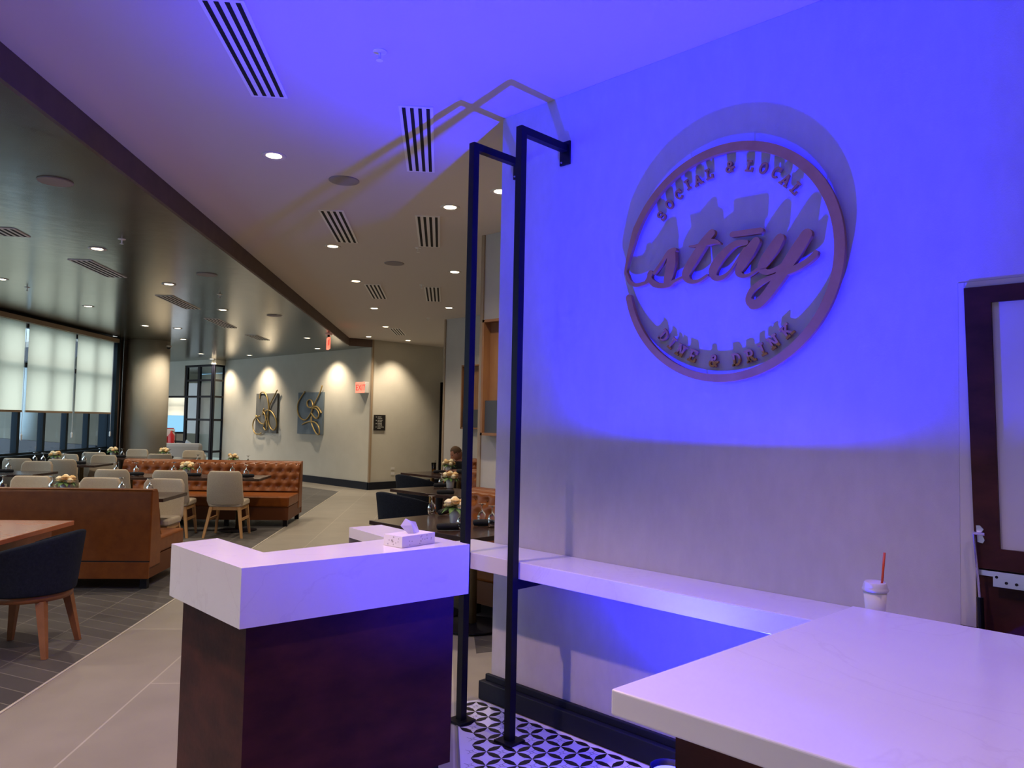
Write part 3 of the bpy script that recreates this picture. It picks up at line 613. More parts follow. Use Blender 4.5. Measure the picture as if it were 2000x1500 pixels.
for ch, x, y in zip('DINE&DRINK', (250, 335, 430, 555, 775, 1015, 1165, 1290, 1410, 1550), (300, 380, 458, 512, 565, 552, 512, 445, 365, 250)):
    glyph(ch, 1250+x/5.405, 600+y/5.405, .056, True)
# ================================================================ DINING PIECES
def mk_chair():
    t = empty('dining_chair')
    # backrest: curved upholstered shell, local +Y is front
    def shell(y_in, th):
        def f(u_, v_):
            wd = .215+.025*(1-v_); x = (u_*2-1)*wd; zz = .43+.45*v_
            y = -.20-.085*v_-.02*sin(pi*v_)+.045*(abs(u_*2-1)**2.2)
            return (x, y, zz)
        return f
    f = shell(0, .03)
    def outline(inset=0):
        rows = []
        for j in range(9):
            v_ = j/8; r = []
            k_ = 1 if v_ < .88 else 1-.14*((v_-.88)/.12)**2
            if v_ < .1: k_ = 1-.08*((.1-v_)/.1)**2
            for i in range(9):
                u_ = i/8; x, y, z = f(.5+(u_-.5)*k_, v_); r.append((x, y, z))
            rows.append(r)
        return rows
    rows = outline(); mb = MB(); vs = [p for r in rows for p in r]
    mb.add(vs, [(j*9+i, j*9+i+1, (j+1)*9+i+1, (j+1)*9+i) for j in range(8) for i in range(8)])
    o = mb.build('backrest', 'fabric_tan', t, smooth=True, solid=.045); q = o.modifiers.new('b', 'BEVEL'); q.width = .018; q.segments = 3
    mb = MB()
    def rr(z, k_): return [(x*k_, y*k_ if y > 0 else y, z) for x, y in ((-.22, .2), (-.19, .235), (.19, .235), (.22, .2), (.225, -.17), (.2, -.2), (-.2, -.2), (-.225, -.17))]
    mb.loft([rr(.405, .93), rr(.42, 1), rr(.465, 1), rr(.48, .95)]); mb.build('seat', 'fabric_tan', t, bevel=.01)
    mb = MB(); mb.box(-.19, .19, .17, .19, .36, .404); mb.box(-.18, .18, -.19, -.17, .36, .404); mb.box(-.2, -.18, -.19, .19, .36, .404); mb.box(.18, .2, -.19, .19, .36, .404)
    mb.build('seat_frame', 'oak', t)
    for sx in (-1, 1):
        MB().bar((sx*.185, .18, .40), (sx*.225, .215, .002), .04, .026).build('leg', 'oak', t)
        MB().bar((sx*.18, -.18, .40), (sx*.245, -.26, .002), .042, .028).build('leg', 'oak', t)
        MB().bar((sx*.213, -.2, .24), (sx*.205, .2, .24), .018, .018).build('stretcher', 'oak', t) if False else MB().box(min(sx*.2, sx*.222), max(sx*.2, sx*.222), -.2, .2, .22, .25).build('stretcher', 'oak', t)
    return t
def mk_barrel():
    t = empty('barrel_chair')
    mb = MB(); n = 28
    def ring_(z, r, ya, top=False):
        pass
    rows = []
    for j in range(7):
        v_ = j/6; row = []
        for i in range(n+1):
            a = radians(-205+ (230)*i/n)   # opening toward +Y
            aa = (i/n-.5)*2
            top = .80-.13*abs(aa)**1.6
            z = .40+(top-.40)*v_; r = .265+.045*v_
            row.append((r*1.02*cos(a), r*.98*sin(a), z))
        rows.append(row)
    mb.add([p for r in rows for p in r], [(j*(n+1)+i, j*(n+1)+i+1, (j+1)*(n+1)+i+1, (j+1)*(n+1)+i) for j in range(6) for i in range(n)])
    o = mb.build('backrest', 'navy', t, smooth=True, solid=.045); q = o.modifiers.new('b', 'BEVEL'); q.width = .015; q.segments = 3
    MB().lathe([(.235, .40), (.25, .42), (.25, .455), (.22, .475), (.05, .482)], 28).build('seat', 'navy_seat', t, smooth=True)
    MB().lathe([(.215, .345), (.262, .355), (.268, .405), (.22, .41)], 28).build('seat_ring', 'cherry', t, smooth=True)
    for sx in (-1, 1):
        MB().bar((sx*.17, .17, .36), (sx*.215, .215, .002), .055, .032).build('leg', 'cherry', t)
        MB().bar((sx*.17, -.17, .36), (sx*.225, -.235, .002), .055, .032).build('leg', 'cherry', t)
    return t
def mk_table(L, W, m='espresso', z=.75, apron=False):
    t = empty('dining_table')
    MB().box(-L/2, L/2, -W/2, W/2, z-.035, z).build('tabletop', m, t, bevel=.003)
    for s_ in ((-1, 1) if L > 1 else (0,)):
        x = s_*(L/2-.36)
        MB().lathe([(.032, .02), (.032, z-.05), (.09, z-.036)], 16, (x, 0, 0)).build('pedestal', 'brass', t, smooth=True)
        MB().lathe([(.26, .003), (.26, .012), (.05, .028)], 28, (x, 0, 0)).build('table_base', 'black_steel', t)
    return t
def mk_banquette(L, depth, h=.91, left=True, right=True, seat_h=.44):
    """local: X along length (0..L), back at -Y side.. seat opens to +Y; y from 0 (back) to depth"""
    t = empty('banquette')
    nx = int(L/.028); nz = 26; sp = .155; rz_ = .115
    def f(u_, v_):
        x = .015+u_*(L-.03); zz = seat_h-.06+(h-.0-seat_h+.06)*v_
        z = seat_h+.02+(v_)*(h-seat_h-.03)
        y = .30-.13*v_
        # diamond tufts
        best = 0
        for row in range(4):
            zc = seat_h+.09+row*rz_
            off = (row % 2)*sp/2
            k_ = round((x-off)/sp); dx = x-(k_*sp+off); dz = z-zc
            best = max(best, exp(-(dx*dx+dz*dz)/.0011))
        crease = 0
        if v_ > .80: dx = x/sp-round(x/sp-.5)-.5; crease = exp(-(dx*sp)**2/.00012)*.006
        y -= best*.035+crease; y += .012
        if v_ > .93: k2 = (v_-.93)/.07; y -= .06*k2*k2; z += 0
        return (x, y, z)
    mb = MB(); mb.grid(lambda u_, v_: f(1-u_, v_), nx, nz)
    bb = mb; bb.cur = 1
    for row in range(4):
        zc = seat_h+.09+row*rz_; off = (row % 2)*sp/2
        k_ = 0
        while k_*sp+off < L-.03:
            x = k_*sp+off
            if x > .04:
                v_ = (zc-seat_h-.02)/(h-seat_h-.03); y = .30-.13*v_-.02; bb.lathe([(.001, 0), (.009, .002), (.009, .004), (.001, .009)], 6, (0, 0, 0)) if False else bb.box(x-.007, x+.007, y-.003, y+.006, zc-.007, zc+.007)
            k_ += 1
    bk = bb.build('tufted_back', ['leather', 'leather_dark'], t, smooth=True)
    # back carcass with a sloping profile
    pr_ = [(0, .19), (0, h-.02), (.02, h), (.13, h), (.155, h-.03), (.27, seat_h), (.27, .19)]
    mb = MB(); mb.loft([[(x, y, z) for y, z in pr_] for x in (0, L)]); mb.build('back_panel', 'leather', t, bevel=.012)
    MB().tube([(.0, .012, h-.004), (L, .012, h-.004)], .007, 6).build('piping', 'leather', bk)
    mb = MB(); mb.box(.005, L-.005, .24, depth, seat_h-.15, seat_h); mb.build('seat', 'leather', t, bevel=.025, seg=3)
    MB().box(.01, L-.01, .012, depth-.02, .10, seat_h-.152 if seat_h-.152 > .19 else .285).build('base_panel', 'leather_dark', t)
    MB().box(.002, L-.002, -.010, .010, .10, .25).build('rear_panel', 'leather', t, bevel=.004)
    MB().box(.002, L-.002, -.003, .008, .25, .262).build('rear_seam', 'slot', t)
    for x in [.06, L-.06]+[L*k_/3 for k_ in (1, 2)]:
        for y in (.06, depth-.08): MB().box(x-.03, x+.03, y-.03, y+.03, .003, .10).build('leg', 'black_steel', t)
    return t
def mk_glass():
    t = MB(); prof = [(.033, .168), (.034, .166), (.010, .160), (.0045, .150), (.004, .118), (.012, .106), (.030, .088), (.038, .062), (.037, .038), (.031, .003), (.0295, .003), (.0355, .038), (.0365, .062), (.0285, .086), (.011, .103), (.0005, .107)]
    t.lathe(prof, 16, cap=True); o = t.build('wine_glass', 'glass', smooth=True); return o
def mk_napkin():
    t = MB().tube([(-.1, 0, .026), (-.09, 0, .027), (-.03, .002, .028), (.03, -.002, .028), (.09, 0, .027), (.1, 0, .026)], [.012, .024, .027, .026, .024, .012], 10)
    return t.build('rolled_napkin', 'napkin', smooth=True)
def bloom(mb, c, R):
    ph = (c[0]*90+c[1]*50) % 6.28
    # ruffled core and two rings of rounded petals
    def f(u_, v_):
        a = 2*pi*u_; p = pi*v_*.78; r_ = R*(.72+.05*cos(5*a+ph+6*v_)+.05*sin(14*v_)); return (c[0]+r_*sin(p)*cos(a), c[1]+r_*sin(p)*sin(a), c[2]+r_*.85*cos(p)+R*.25)
    mb.grid(f, 15, 9)
    for ring_, (n_, tilt) in enumerate(((5, .35), (6, .75))):
        for k_ in range(n_):
            a0 = 2*pi*k_/n_+ph+ring_*.6; w_ = .62-.04*ring_
            def g(u_, v_):
                a = a0+(u_-.5)*2*w_*sin(pi*(.18+.62*v_)); r_ = R*(.35+(.5+.12*ring_)*sin(pi/2*v_)); z = R*(-.35+(1.05-tilt)*v_-.12*ring_); r_ *= 1-.12*(2*u_-1)**2; return (c[0]+r_*cos(a), c[1]+r_*sin(a), c[2]+z+R*.1)
            mb.grid(g, 4, 4)
def mk_flowers():
    t = empty('flower_arrangement')
    MB().lathe([(.036, .0), (.040, .004), (.050, .115), (.046, .115), (.037, .012)], 20).build('vase', 'vase', t, smooth=True)
    sp = [(.0, -.035, .15, .048, 'petal'), (.055, .015, .14, .044, 'petal'), (-.055, .01, .145, .045, 'petal_amber'), (.01, .05, .155, .042, 'petal_amber'), (-.035, .055, .125, .04, 'petal'), (.045, -.055, .125, .038, 'petal_amber'), (-.05, -.045, .12, .038, 'petal')]
    for x, y, z, R, m in sp:
        mb = MB(); bloom(mb, (x, y, z), R); mb.build('bloom', m, t, smooth=True)
    for k_ in range(9):
        a = 2*pi*k_/9+.3; mb = MB()
        def f(u_, v_): 
            l_ = .03+.085*v_; wd = .024*sin(pi*min(1, v_+.05))*(u_-.5)*2; return (l_*cos(a)-wd*sin(a), l_*sin(a)+wd*cos(a), .118-.06*v_*v_+.02*v_-.008*abs(u_-.5))
        mb.grid(f, 3, 5); mb.build('leaf', 'leaf', t, smooth=True)
    return t
RC = TH-pi/2         # facing +c
ch_i = 0
def chair(c, d, face, label, jit=0, grp='tan upholstered dining chairs'):
    x, y = F(c, d); rz = {'+c': RC, '-c': RC+pi, '+d': RC+pi/2, '-d': RC-pi/2}[face]+jit
    return place('chair', mk_chair, (x, y, .003), rz, label, 'chair', grp)
G1 = 'tables of the dining area'
# tables (length along d)
def table(c, d0, d1, W, label, m='espresso'):
    x, y = F(c, (d0+d1)/2); t = mk_table(d1-d0, W, m); t.location = (x, y, .003); t.rotation_euler = (0, 0, TH+pi/2); return tag(t, label, 'table', G1)
# foreground banquette (back toward camera), seat toward +c
def banq(c, d0, d1, face, label, depth=.92):
    t = mk_banquette(d1-d0, depth)
    if face == '+c': x, y = F(c, d1); t.rotation_euler = (0, 0, RC)
    else: x, y = F(c, d0); t.rotation_euler = (0, 0, RC+pi)
    t.location = (x, y, 0); return tag(t, label, 'booth seat', 'tan leather banquettes')
banq(7.32, 2.69, 6.9, '+c', 'tan leather banquette seen from its smooth back, nearest left')
banq(12.47, 2.28, 4.98, '-c', 'long button tufted tan leather banquette facing the camera', 1.0)
table(8.41, 2.85, 5.05, .72, 'dark table behind the nearest banquette')
table(8.41, 5.15, 6.9, .72, 'dark table behind the nearest banquette, at the left picture edge')
chair(8.72, 3.17, '-c', 'tan chair facing the camera at the open end of the nearest banquette')
chair(8.75, 3.87, '-c', 'tan chair facing the camera right of the flowers behind the nearest banquette', .02)
chair(8.85, 4.68, '-c', 'tan chair facing the camera left of the flowers behind the nearest banquette', -.03)
chair(8.8, 5.4, '-c', 'tan chair facing the camera at the left edge above the nearest banquette')
table(11.12, 2.55, 4.75, .72, 'long dark table in front of the tufted banquette')
chair(10.62, 2.90, '+c', 'tan chair seen from behind, rightmost at the tufted banquette table')
chair(10.60, 3.60, '+c', 'tan chair seen from behind, middle one at the tufted banquette table', .03)
chair(10.66, 4.34, '+c', 'tan chair seen from behind, leftmost at the tufted banquette table', -.02)
table(11.3, 5.62, 6.95, .72, 'dark table at the left edge in the second row')
chair(11.62, 6.02, '-c', 'tan chair facing the camera at the second row table by the left edge')
chair(11.75, 6.9, '-c', 'tan chair at the left picture edge behind the second row table')
chair(12.75, 5.98, '+c', 'tan chair seen from behind, directly above the flowers of the nearest banquette')
chair(12.85, 6.70, '+c', 'tan chair seen from behind under the left windows, third row', .03)
table(13.45, 5.75, 6.98, .72, 'dark table in the third row below the windows')
chair(13.7, 5.97, '-c', 'tan chair facing the camera at the right end of the third row table')
chair(13.8, 6.66, '-c', 'tan chair behind the flowers of the third row table')
chair(15.2, 6.58, '+c', 'tan chair seen from behind in the fourth row below the last blind')
table(15.75, 5.0, 6.98, .72, 'farthest dark table in front of the round column')
chair(16.25, 6.40, '-c', 'tan chair facing the camera left of the column base')
chair(14.95, 5.30, '+c', 'tan chair seen from behind in front of the round column')
chair(16.1, 5.22, '-c', 'tan chair facing the camera right of the column flowers')
table(13.75, 2.9, 4.85, .72, 'dark table hidden behind the tufted banquette')
# table settings
gi = [0]
def glass(x, y, z, label): return place('glass', mk_glass, (x, y, z+.0035), 0, label, 'glass', 'upturned wine glasses')
def napkin(x, y, z, rz, label): return place('napkin', mk_napkin, (x, y, z+.001), rz, label, 'napkin', 'rolled black napkins')
def flowers(x, y, z, rz, label, s=1.0): return place('flowers', mk_flowers, (x, y, z+.0035), rz, label, 'flowers', 'flower arrangements on the tables', (s, s, s))
ZT = .753
for c, d, l in ((8.55, 4.68, 'upturned glass at the left edge above the nearest banquette'), (8.58, 4.19, 'upturned glass left of the flowers behind the nearest banquette'), (8.50, 3.44, 'upturned glass between two tan chairs behind the nearest banquette'), (8.44, 3.13, 'upturned glass above the open end of the nearest banquette'),
                (11.2, 4.62, 'upturned glass leftmost on the tufted banquette table'), (11.2, 4.35, 'upturned glass over the napkin left on the tufted banquette table'), (11.38, 3.90, 'upturned glass just left of the flowers on the tufted banquette table'), (11.25, 3.50, 'upturned glass just right of the flowers on the tufted banquette table'), (11.38, 3.08, 'upturned glass behind the rightmost chair of the tufted banquette table'), (11.05, 2.80, 'rightmost upturned glass on the tufted banquette table'),
                (11.45, 6.40, 'upturned glass leftmost on the second row table'), (11.45, 6.20, 'upturned glass beside the napkin on the second row table'), (13.55, 6.92, 'left of two close upturned glasses below the windows'), (13.5, 6.76, 'right of two close upturned glasses below the windows'), (13.5, 6.42, 'upturned glass right of the flowers on the third row table'), (13.5, 6.10, 'upturned glass over the napkin on the third row table'),
                (15.7, 6.80, 'upturned glass left of the flowers on the farthest table'), (15.7, 6.38, 'upturned glass right of the left flowers on the farthest table'), (15.7, 5.48, 'upturned glass beside the flowers before the column'), (13.7, 3.45, 'upturned glass whose foot shows above the tufted banquette'), (13.7, 4.3, 'upturned glass behind the tufted banquette near the glass partition')):
    glass(*F(c, d), ZT, l)
for c, d, a, l in ((11.0, 4.27, .1, 'black rolled napkin left on the tufted banquette table'), (11.0, 3.50, .1, 'black rolled napkin right of the flowers on the tufted banquette table'), (10.93, 2.76, .5, 'black rolled napkin at the right end of the tufted banquette table'), (11.2, 6.10, .3, 'black rolled napkin on the second row table'), (13.3, 6.08, .2, 'black rolled napkin on the third row table'), (15.55, 6.35, .2, 'black rolled napkin left on the farthest table'), (15.55, 5.45, .2, 'black rolled napkin before the column on the farthest table')):
    napkin(*F(c, d), ZT, TH+pi/2+a, l)
for c, d, l in ((8.40, 3.97, 'cream flower arrangement peeking over the nearest banquette'), (11.12, 3.63, 'cream and green flower arrangement on the tufted banquette table'), (13.6, 6.62, 'amber flower arrangement on the third row table'), (15.7, 6.56, 'flower arrangement in a pale vase by the dark pier'), (15.7, 5.58, 'flower arrangement in front of the round column'), (13.75, 3.72, 'flower heads showing above the tufted banquette')):
    flowers(*F(c, d), ZT, random.random()*6, l, 1.05)
# foreground wood table and navy chairs
x, y = F(5.5, 3.42); t = empty('wooden_table', (x, y, .003), TH, 'reddish wood table cut off by the left picture edge', 'table')
MB().box(-.85, .85, -.5, 1.0, .715, .75).build('tabletop', 'table_orange', t, bevel=.004)
MB().box(-.75, .75, -.38, .9, .62, .714).build('apron', 'table_orange', t)
for sx in (-.62, .62):
    for y_ in (.12, .82): MB().bar((sx, y_, .62), (sx, y_, .001), .07, .05).build('leg', 'cherry', t)
def barrel(x, y, rz, label): return place('barrel', mk_barrel, (x, y, .003), rz, label, 'chair', 'dark navy barrel chairs')
x, y = F(5.49, 2.80); barrel(x, y, RC+pi/2, 'dark navy barrel chair with wooden legs at the wood table')
x, y = F(5.35, 4.78); barrel(x, y, RC-pi/2, 'dark navy barrel chair on the far side of the wood table')
# ---------------------------------------------------------------- booths on the right
G2 = 'dark booth tables beside the stepped wall'
for k, (x0_, y0_, y1_, l) in enumerate(((3.745, 4.045, 5.30, 'nearest dark booth table behind the tissue box'), (5.64, 6.20, 7.57, 'second dark booth table with a black chair before it'), (7.50, 8.45, 9.80, 'farthest dark booth table where the man sits'))):
    t = mk_table(y1_-y0_, .72); t.location = (x0_+.36, (y0_+y1_)/2, .013); t.rotation_euler = (0, 0, pi/2); tag(t, l, 'table', G2)
t = mk_banquette(1.95, .68, .97); t.location = (5.038, 3.42, .003); t.rotation_euler = (0, 0, pi/2); tag(t, 'tufted tan booth seat just left of the sign wall edge', 'booth seat', 'tan leather banquettes')
t = mk_banquette(1.95, .70, .97); t.location = (6.998, 5.5, .003); t.rotation_euler = (0, 0, pi/2); tag(t, 'tufted tan booth seat along the middle stepped wall', 'booth seat', 'tan leather banquettes')
t = mk_banquette(2.3, .72, .97); t.location = (8.868, 7.7, .003); t.rotation_euler = (0, 0, pi/2); tag(t, 'tan booth seat the man sits on at the farthest table', 'booth seat', 'tan leather banquettes')
barrel(5.38, 6.93, -pi/2, 'black barrel chair tucked under the second booth table')
barrel(7.22, 9.02, -pi/2, 'black barrel chair tucked under the farthest booth table')
ZN = .763
for P, l in (((843, 1006), 'upturned glass standing alone left on the nearest booth table'), ((901, 1036), 'upturned glass in front of the flowers on the nearest booth table'), ((941, 1025), 'upturned glass right of the post on the nearest booth table'), ((961, 1030), 'upturned glass at the sign wall edge on the nearest booth table'), ((862, 950), 'upturned glass left of the flowers on the second booth table'), ((895, 922), 'upturned glass in front of the seated man')):
    p = uz(*P, ZN); glass(p.x, p.y, ZN-.0, l)
for P, a, l in (((878, 1036), -.6, 'black rolled napkin lying in front on the nearest booth table'), ((868, 1005), .4, 'black rolled napkin behind the vase on the nearest booth table'), ((948, 1028), -.75, 'black rolled napkin right of the post on the nearest booth table'), ((870, 966), -.8, 'long black rolled napkin at the front of the second booth table'), ((862, 952), -.5, 'black napkin behind on the second booth table'), ((858, 925), -.5, 'black folded napkin beside the orange drink')):
    p = uz(*P, ZN); napkin(p.x, p.y, ZN, a, l)
for P, s_, l in (((889, 1022), 1.1, 'cream rose arrangement on the nearest booth table'), ((879, 954), 1.1, 'cream rose and green leaf arrangement on the second booth table'), ((876, 924), 1.15, 'amber flower arrangement in front of the seated man')):
    p = uz(*P, ZN); flowers(p.x, p.y, ZN, {889: 2.6, 879: 2.4, 876: .5}[P[0]], l, s_)
p = uz(847, 922, ZN); t = empty('drink_glass', (p.x, p.y, ZN+.0015), 0, 'tumbler of amber drink on the farthest booth table', 'glass')
MB().lathe([(.034, 0), (.042, .15), (.040, .15), (.033, .006)], 18).build('tumbler', 'glass', t, smooth=True); MB().lathe([(.0315, .008), (.037, .12)], 18).build('drink', 'beer', t, smooth=True); MB().tube([(.0, 0, .01), (.03, .0, .19)], .003, 6).build('straw', 'napkin', t)
# niches
def niche(name, X, y1, label, w=.62):
    t = empty(name, (X, y1-w/2, 0), 0, label, 'wall niche', 'wooden wall niches')
    mb = MB(); z0, z1 = 1.47, 2.57; h = w/2; f_ = .025; dp = .10
    mb.box(-dp, .0, h-f_, h, z0, z1); mb.box(-dp, 0, -h, -h+f_, z0, z1); mb.box(-dp, 0, -h, h, z1-f_, z1); mb.box(-dp, 0, -h, h, z0, z0+f_); mb.build('niche_frame', 'niche_wood', t)
    MB().box(-.012, -.004, -h+f_, h-f_, z0+f_, z1-f_).build('back_board', 'niche_wood', t)
    MB().box(-.07, -.014, -h+.12, h-.03, z0+f_, z0+.33).build('dark_lower_panel', 'niche_blue', t)
    return t
niche('wall_niche', 5.07, 5.285, 'wooden shadow box niche beside the sign wall edge')
niche('wall_niche', 7.03, 7.2, 'wooden shadow box niche on the middle stepped wall hidden by the post')
niche('wall_niche', 8.9, 9.86, 'wooden shadow box niche above the seated man')
# ---------------------------------------------------------------- far wall items
def rope_art(px0, px1, y0, y1, m, label, paths):
    a = ux(px0, y0, 10.16); b = ux(px1, y1, 10.16); cy, cz = (a.y+b.y)/2, (a.z+b.z)/2
    t = empty('wall_art', (10.18, cy, cz), 0, label, 'wall art', 'rope artworks on the far wall')
    MB().box(-.05, -.002, b.y-cy, a.y-cy, b.z-cz, a.z-cz).build('panel', m, t)
    mb = MB()
    for k_, P in enumerate(paths):
        pts = []
        for x, y in P: q = ux(480+x/6.897, 740+y/6.897, 10.1); pts.append((-.075-.006*(k_ % 3), q.y-cy, q.z-cz))
        # smooth
        R_ = []
        n = len(pts)
        for i in range(n-1):
            a_, b_, c_, d_ = pts[max(i-1, 0)], pts[i], pts[i+1], pts[min(i+2, n-1)]
            for s_ in range(6):
                tt = s_/6; R_.append(tuple(.5*((2*b_[j])+(-a_[j]+c_[j])*tt+(2*a_[j]-5*b_[j]+4*c_[j]-d_[j])*tt*tt+(-a_[j]+3*b_[j]-3*c_[j]+d_[j])*tt**3) for j in range(3)))
        R_.append(pts[-1]); mb.tube(R_, .018, 6)
    mb.build('gold_rope', 'rope_gold', t, smooth=True)
rope_art(503, 541.5, 769, 846, 'art_grey', 'grey panel with looping gold rope, left of the two artworks',
         [[(185, 270), (195, 200), (230, 178), (275, 220), (300, 320), (305, 420), (300, 560), (330, 660), (375, 690), (410, 630), (400, 540), (350, 450), (300, 420), (250, 440), (225, 480), (240, 400)],
          [(425, 150), (380, 240), (330, 340), (310, 420), (280, 520), (250, 610), (240, 650), (265, 690), (290, 640), (270, 540), (255, 470), (230, 440)],
          [(190, 500), (140, 520), (105, 580), (100, 660), (130, 735), (180, 745), (210, 730)], [(135, 490), (160, 550), (200, 600), (250, 610)]])
rope_art(585, 630.5, 767, 849, 'art_blue', 'blue grey panel with looping gold rope, right of the two artworks',
         [[(795, 170), (740, 250), (700, 330), (695, 430), (720, 510), (780, 555), (830, 530), (880, 450), (900, 370), (885, 300), (855, 280), (825, 310), (830, 370), (880, 390), (940, 400), (980, 460), (975, 510), (945, 535), (905, 500), (880, 460)],
          [(1030, 90), (1005, 170), (960, 270), (905, 365), (870, 400)], [(765, 615), (810, 590), (880, 575), (940, 590), (985, 650), (995, 730), (970, 750), (930, 700), (890, 600), (885, 510)], [(900, 370), (960, 380), (1000, 430), (1015, 460)]])
def text_mesh(s_, size, m, name, parent, mtx):
    cu = bpy.data.curves.new(name, 'FONT'); cu.body = s_; cu.size = size; cu.extrude = .0015; cu.align_x = 'LEFT'
    o = bpy.data.objects.new(name, cu); COL.objects.link(o); dg = bpy.context.evaluated_depsgraph_get(); me = bpy.data.meshes.new_from_object(o.evaluated_get(dg)); bpy.data.objects.remove(o)
    me.materials.clear(); me.materials.append(MATS[m]); q = bpy.data.objects.new(name, me); COL.objects.link(q); q.parent = parent; q.matrix_local = mtx; return q
MXW = Matrix(((0, 0, -1, 0), (-1, 0, 0, 0), (0, 1, 0, 0), (0, 0, 0, 1)))   # text on a wall facing -X
MYW = Matrix(((1, 0, 0, 0), (0, 0, -1, 0), (0, 1, 0, 0), (0, 0, 0, 1)))     # text on a wall facing -Y
# wall exit sign
e_ = ux(706, 757, 10.1); t = empty('exit_sign', (10.18, e_.y, e_.z), 0, 'red lit EXIT sign box on the far wall', 'exit sign')
MB().box(-.12, -.002, -.19, .19, -.13, .13).build('sign_box', 'white_plastic', t, bevel=.01)
MB().box(-.124, -.1205, -.185, .175, -.125, .125).build('sign_face', 'exit_pale', t)
text_mesh('EXIT', .19, 'exit_red', 'sign_letters', t, Matrix.Translation((-.126, .165, -.065)) @ MXW)
# hanging exit sign, seen edge-on
hx = uz(642, 652, ZS); t = empty('exit_sign', (hx.x, hx.y, 0), math.atan2(hx.y, hx.x)+.10, 'red EXIT sign hanging edge-on from the dropped ceiling', 'exit sign')
zt = ZS
MB().lathe([(.07, zt-.02), (.075, zt-.002)], 16).build('canopy', 'white_plastic', t)
MB().box(-.16, .16, -.022, .022, zt-.30, zt-.08).build('sign_box', 'exit_pale', t); MB().box(-.02, .02, -.02, .02, zt-.08, zt-.02).build('stem', 'black_steel', t)
for sg in (-1, 1):
    m_ = Matrix.Translation((-.13*sg*-1 if sg < 0 else -.13, -.024*sg if sg > 0 else .024, zt-.25)) @ (MYW if sg > 0 else Matrix(((-1, 0, 0, 0), (0, 0, 1, 0), (0, 1, 0, 0), (0, 0, 0, 1))))
    text_mesh('EXIT', .15, 'exit_red', 'sign_letters', t, m_)
# directory plaque
a = uy(732, 810, 14.45); b = uy(753, 841, 14.45); t = empty('directory_plaque', (a.x, 14.484, a.z), 0, 'black directory plaque with white lines on the cream far wall', 'plaque')
wd, hh = b.x-a.x, a.z-b.z
MB().box(0, wd, -.02, 0, -hh, 0).build('plate', 'sign_black', t)
for k_, (l1, l2) in enumerate((('EVENT', 'CENTER'), ('MEETING', 'ROOMS'), ('FITNESS', 'CENTER'), ('SWIMMING', 'POOL'))):
    z_ = -hh*(.17+.212*k_); text_mesh(l1+'\n'+l2, hh*.095, 'sign_text', 'direction_text', t, Matrix.Translation((wd*.30, -.0215, z_)) @ MYW)
    MB().add([(wd*.14, -.022, z_), (wd*.24, -.022, z_+hh*.03), (wd*.14, -.022, z_+hh*.06)], [(0, 1, 2)]).build('arrow', 'sign_text', t)
# outlets
for P, l in (((767, 915), 'upper white wall outlet on the cream far wall'), ((767, 925), 'lower white wall outlet on the cream far wall')):
    p = uy(*P, 14.48); tag(MB().box(-.05, .05, -.008, 0, -.03, .03).build('wall_outlet', 'white_plastic'), l, 'outlet', 'outlets'); o = COL.objects[-1]; o.location = (p.x, 14.485, p.z)
# fire extinguisher behind the doorway
t = empty('fire_extinguisher', (8.45, 21.3, .003), 0, 'red fire extinguisher on a stand beyond the column', 'fire extinguisher')
MB().lathe([(.075, 0), (.085, .03), (.085, .42), (.03, .5), (.02, .55)], 16, (0, 0, .62)).build('cylinder', 'extinguisher_red', t, smooth=True)
MB().box(-.1, .1, .09, .11, 0, 1.25).build('stand', 'extinguisher_red', t); MB().tube([(0, 0, 1.17), (.12, 0, 1.12), (.12, 0, .8)], .012, 6).build('hose', 'sign_black', t); MB().box(-.12, .12, .08, .09, 1.02, 1.22).build('notice', 'white_plastic', t); MB().box(-.15, .15, -.12, .15, 0, .02).build('foot', 'extinguisher_red', t)
# lounge chair with pillow
t = empty('lounge_chair', (8.0, 19.3, .003), RC+.2, 'pale lounge chair with a blue pillow beyond the farthest tables', 'armchair')
MB().box(-.4, .4, -.4, .4, .12, .45).build('seat', 'sofa_fabric', t, bevel=.05); MB().box(-.45, .45, -.5, -.3, .12, .92).build('backrest', 'sofa_fabric', t, bevel=.08)
for s_ in (-1, 1): MB().box(min(s_*.38, s_*.48), max(s_*.38, s_*.48), -.45, .4, .12, .62).build('armrest', 'sofa_fabric', t, bevel=.04)
for sx in (-.38, .38):
    for y_ in (-.38, .34): MB().box(sx-.02, sx+.02, y_-.02, y_+.02, 0, .12).build('leg', 'oak', t)
tag(MB().loft([[(x*s_, y_, z*s_) for x, z in ((-.2, -.2), (0, -.17), (.2, -.2), (.17, 0), (.2, .2), (0, .17), (-.2, .2), (-.17, 0))] for y_, s_ in ((-.07, .5), (-.03, .95), (.03, .95), (.07, .5))]).build('throw_pillow', 'pillow_fabric', smooth=True), 'blue pillow standing on the lounge chair', 'pillow'); o = COL.objects[-1]; o.location = (8.05, 19.12, .74); o.rotation_euler = (.15, .5, RC)
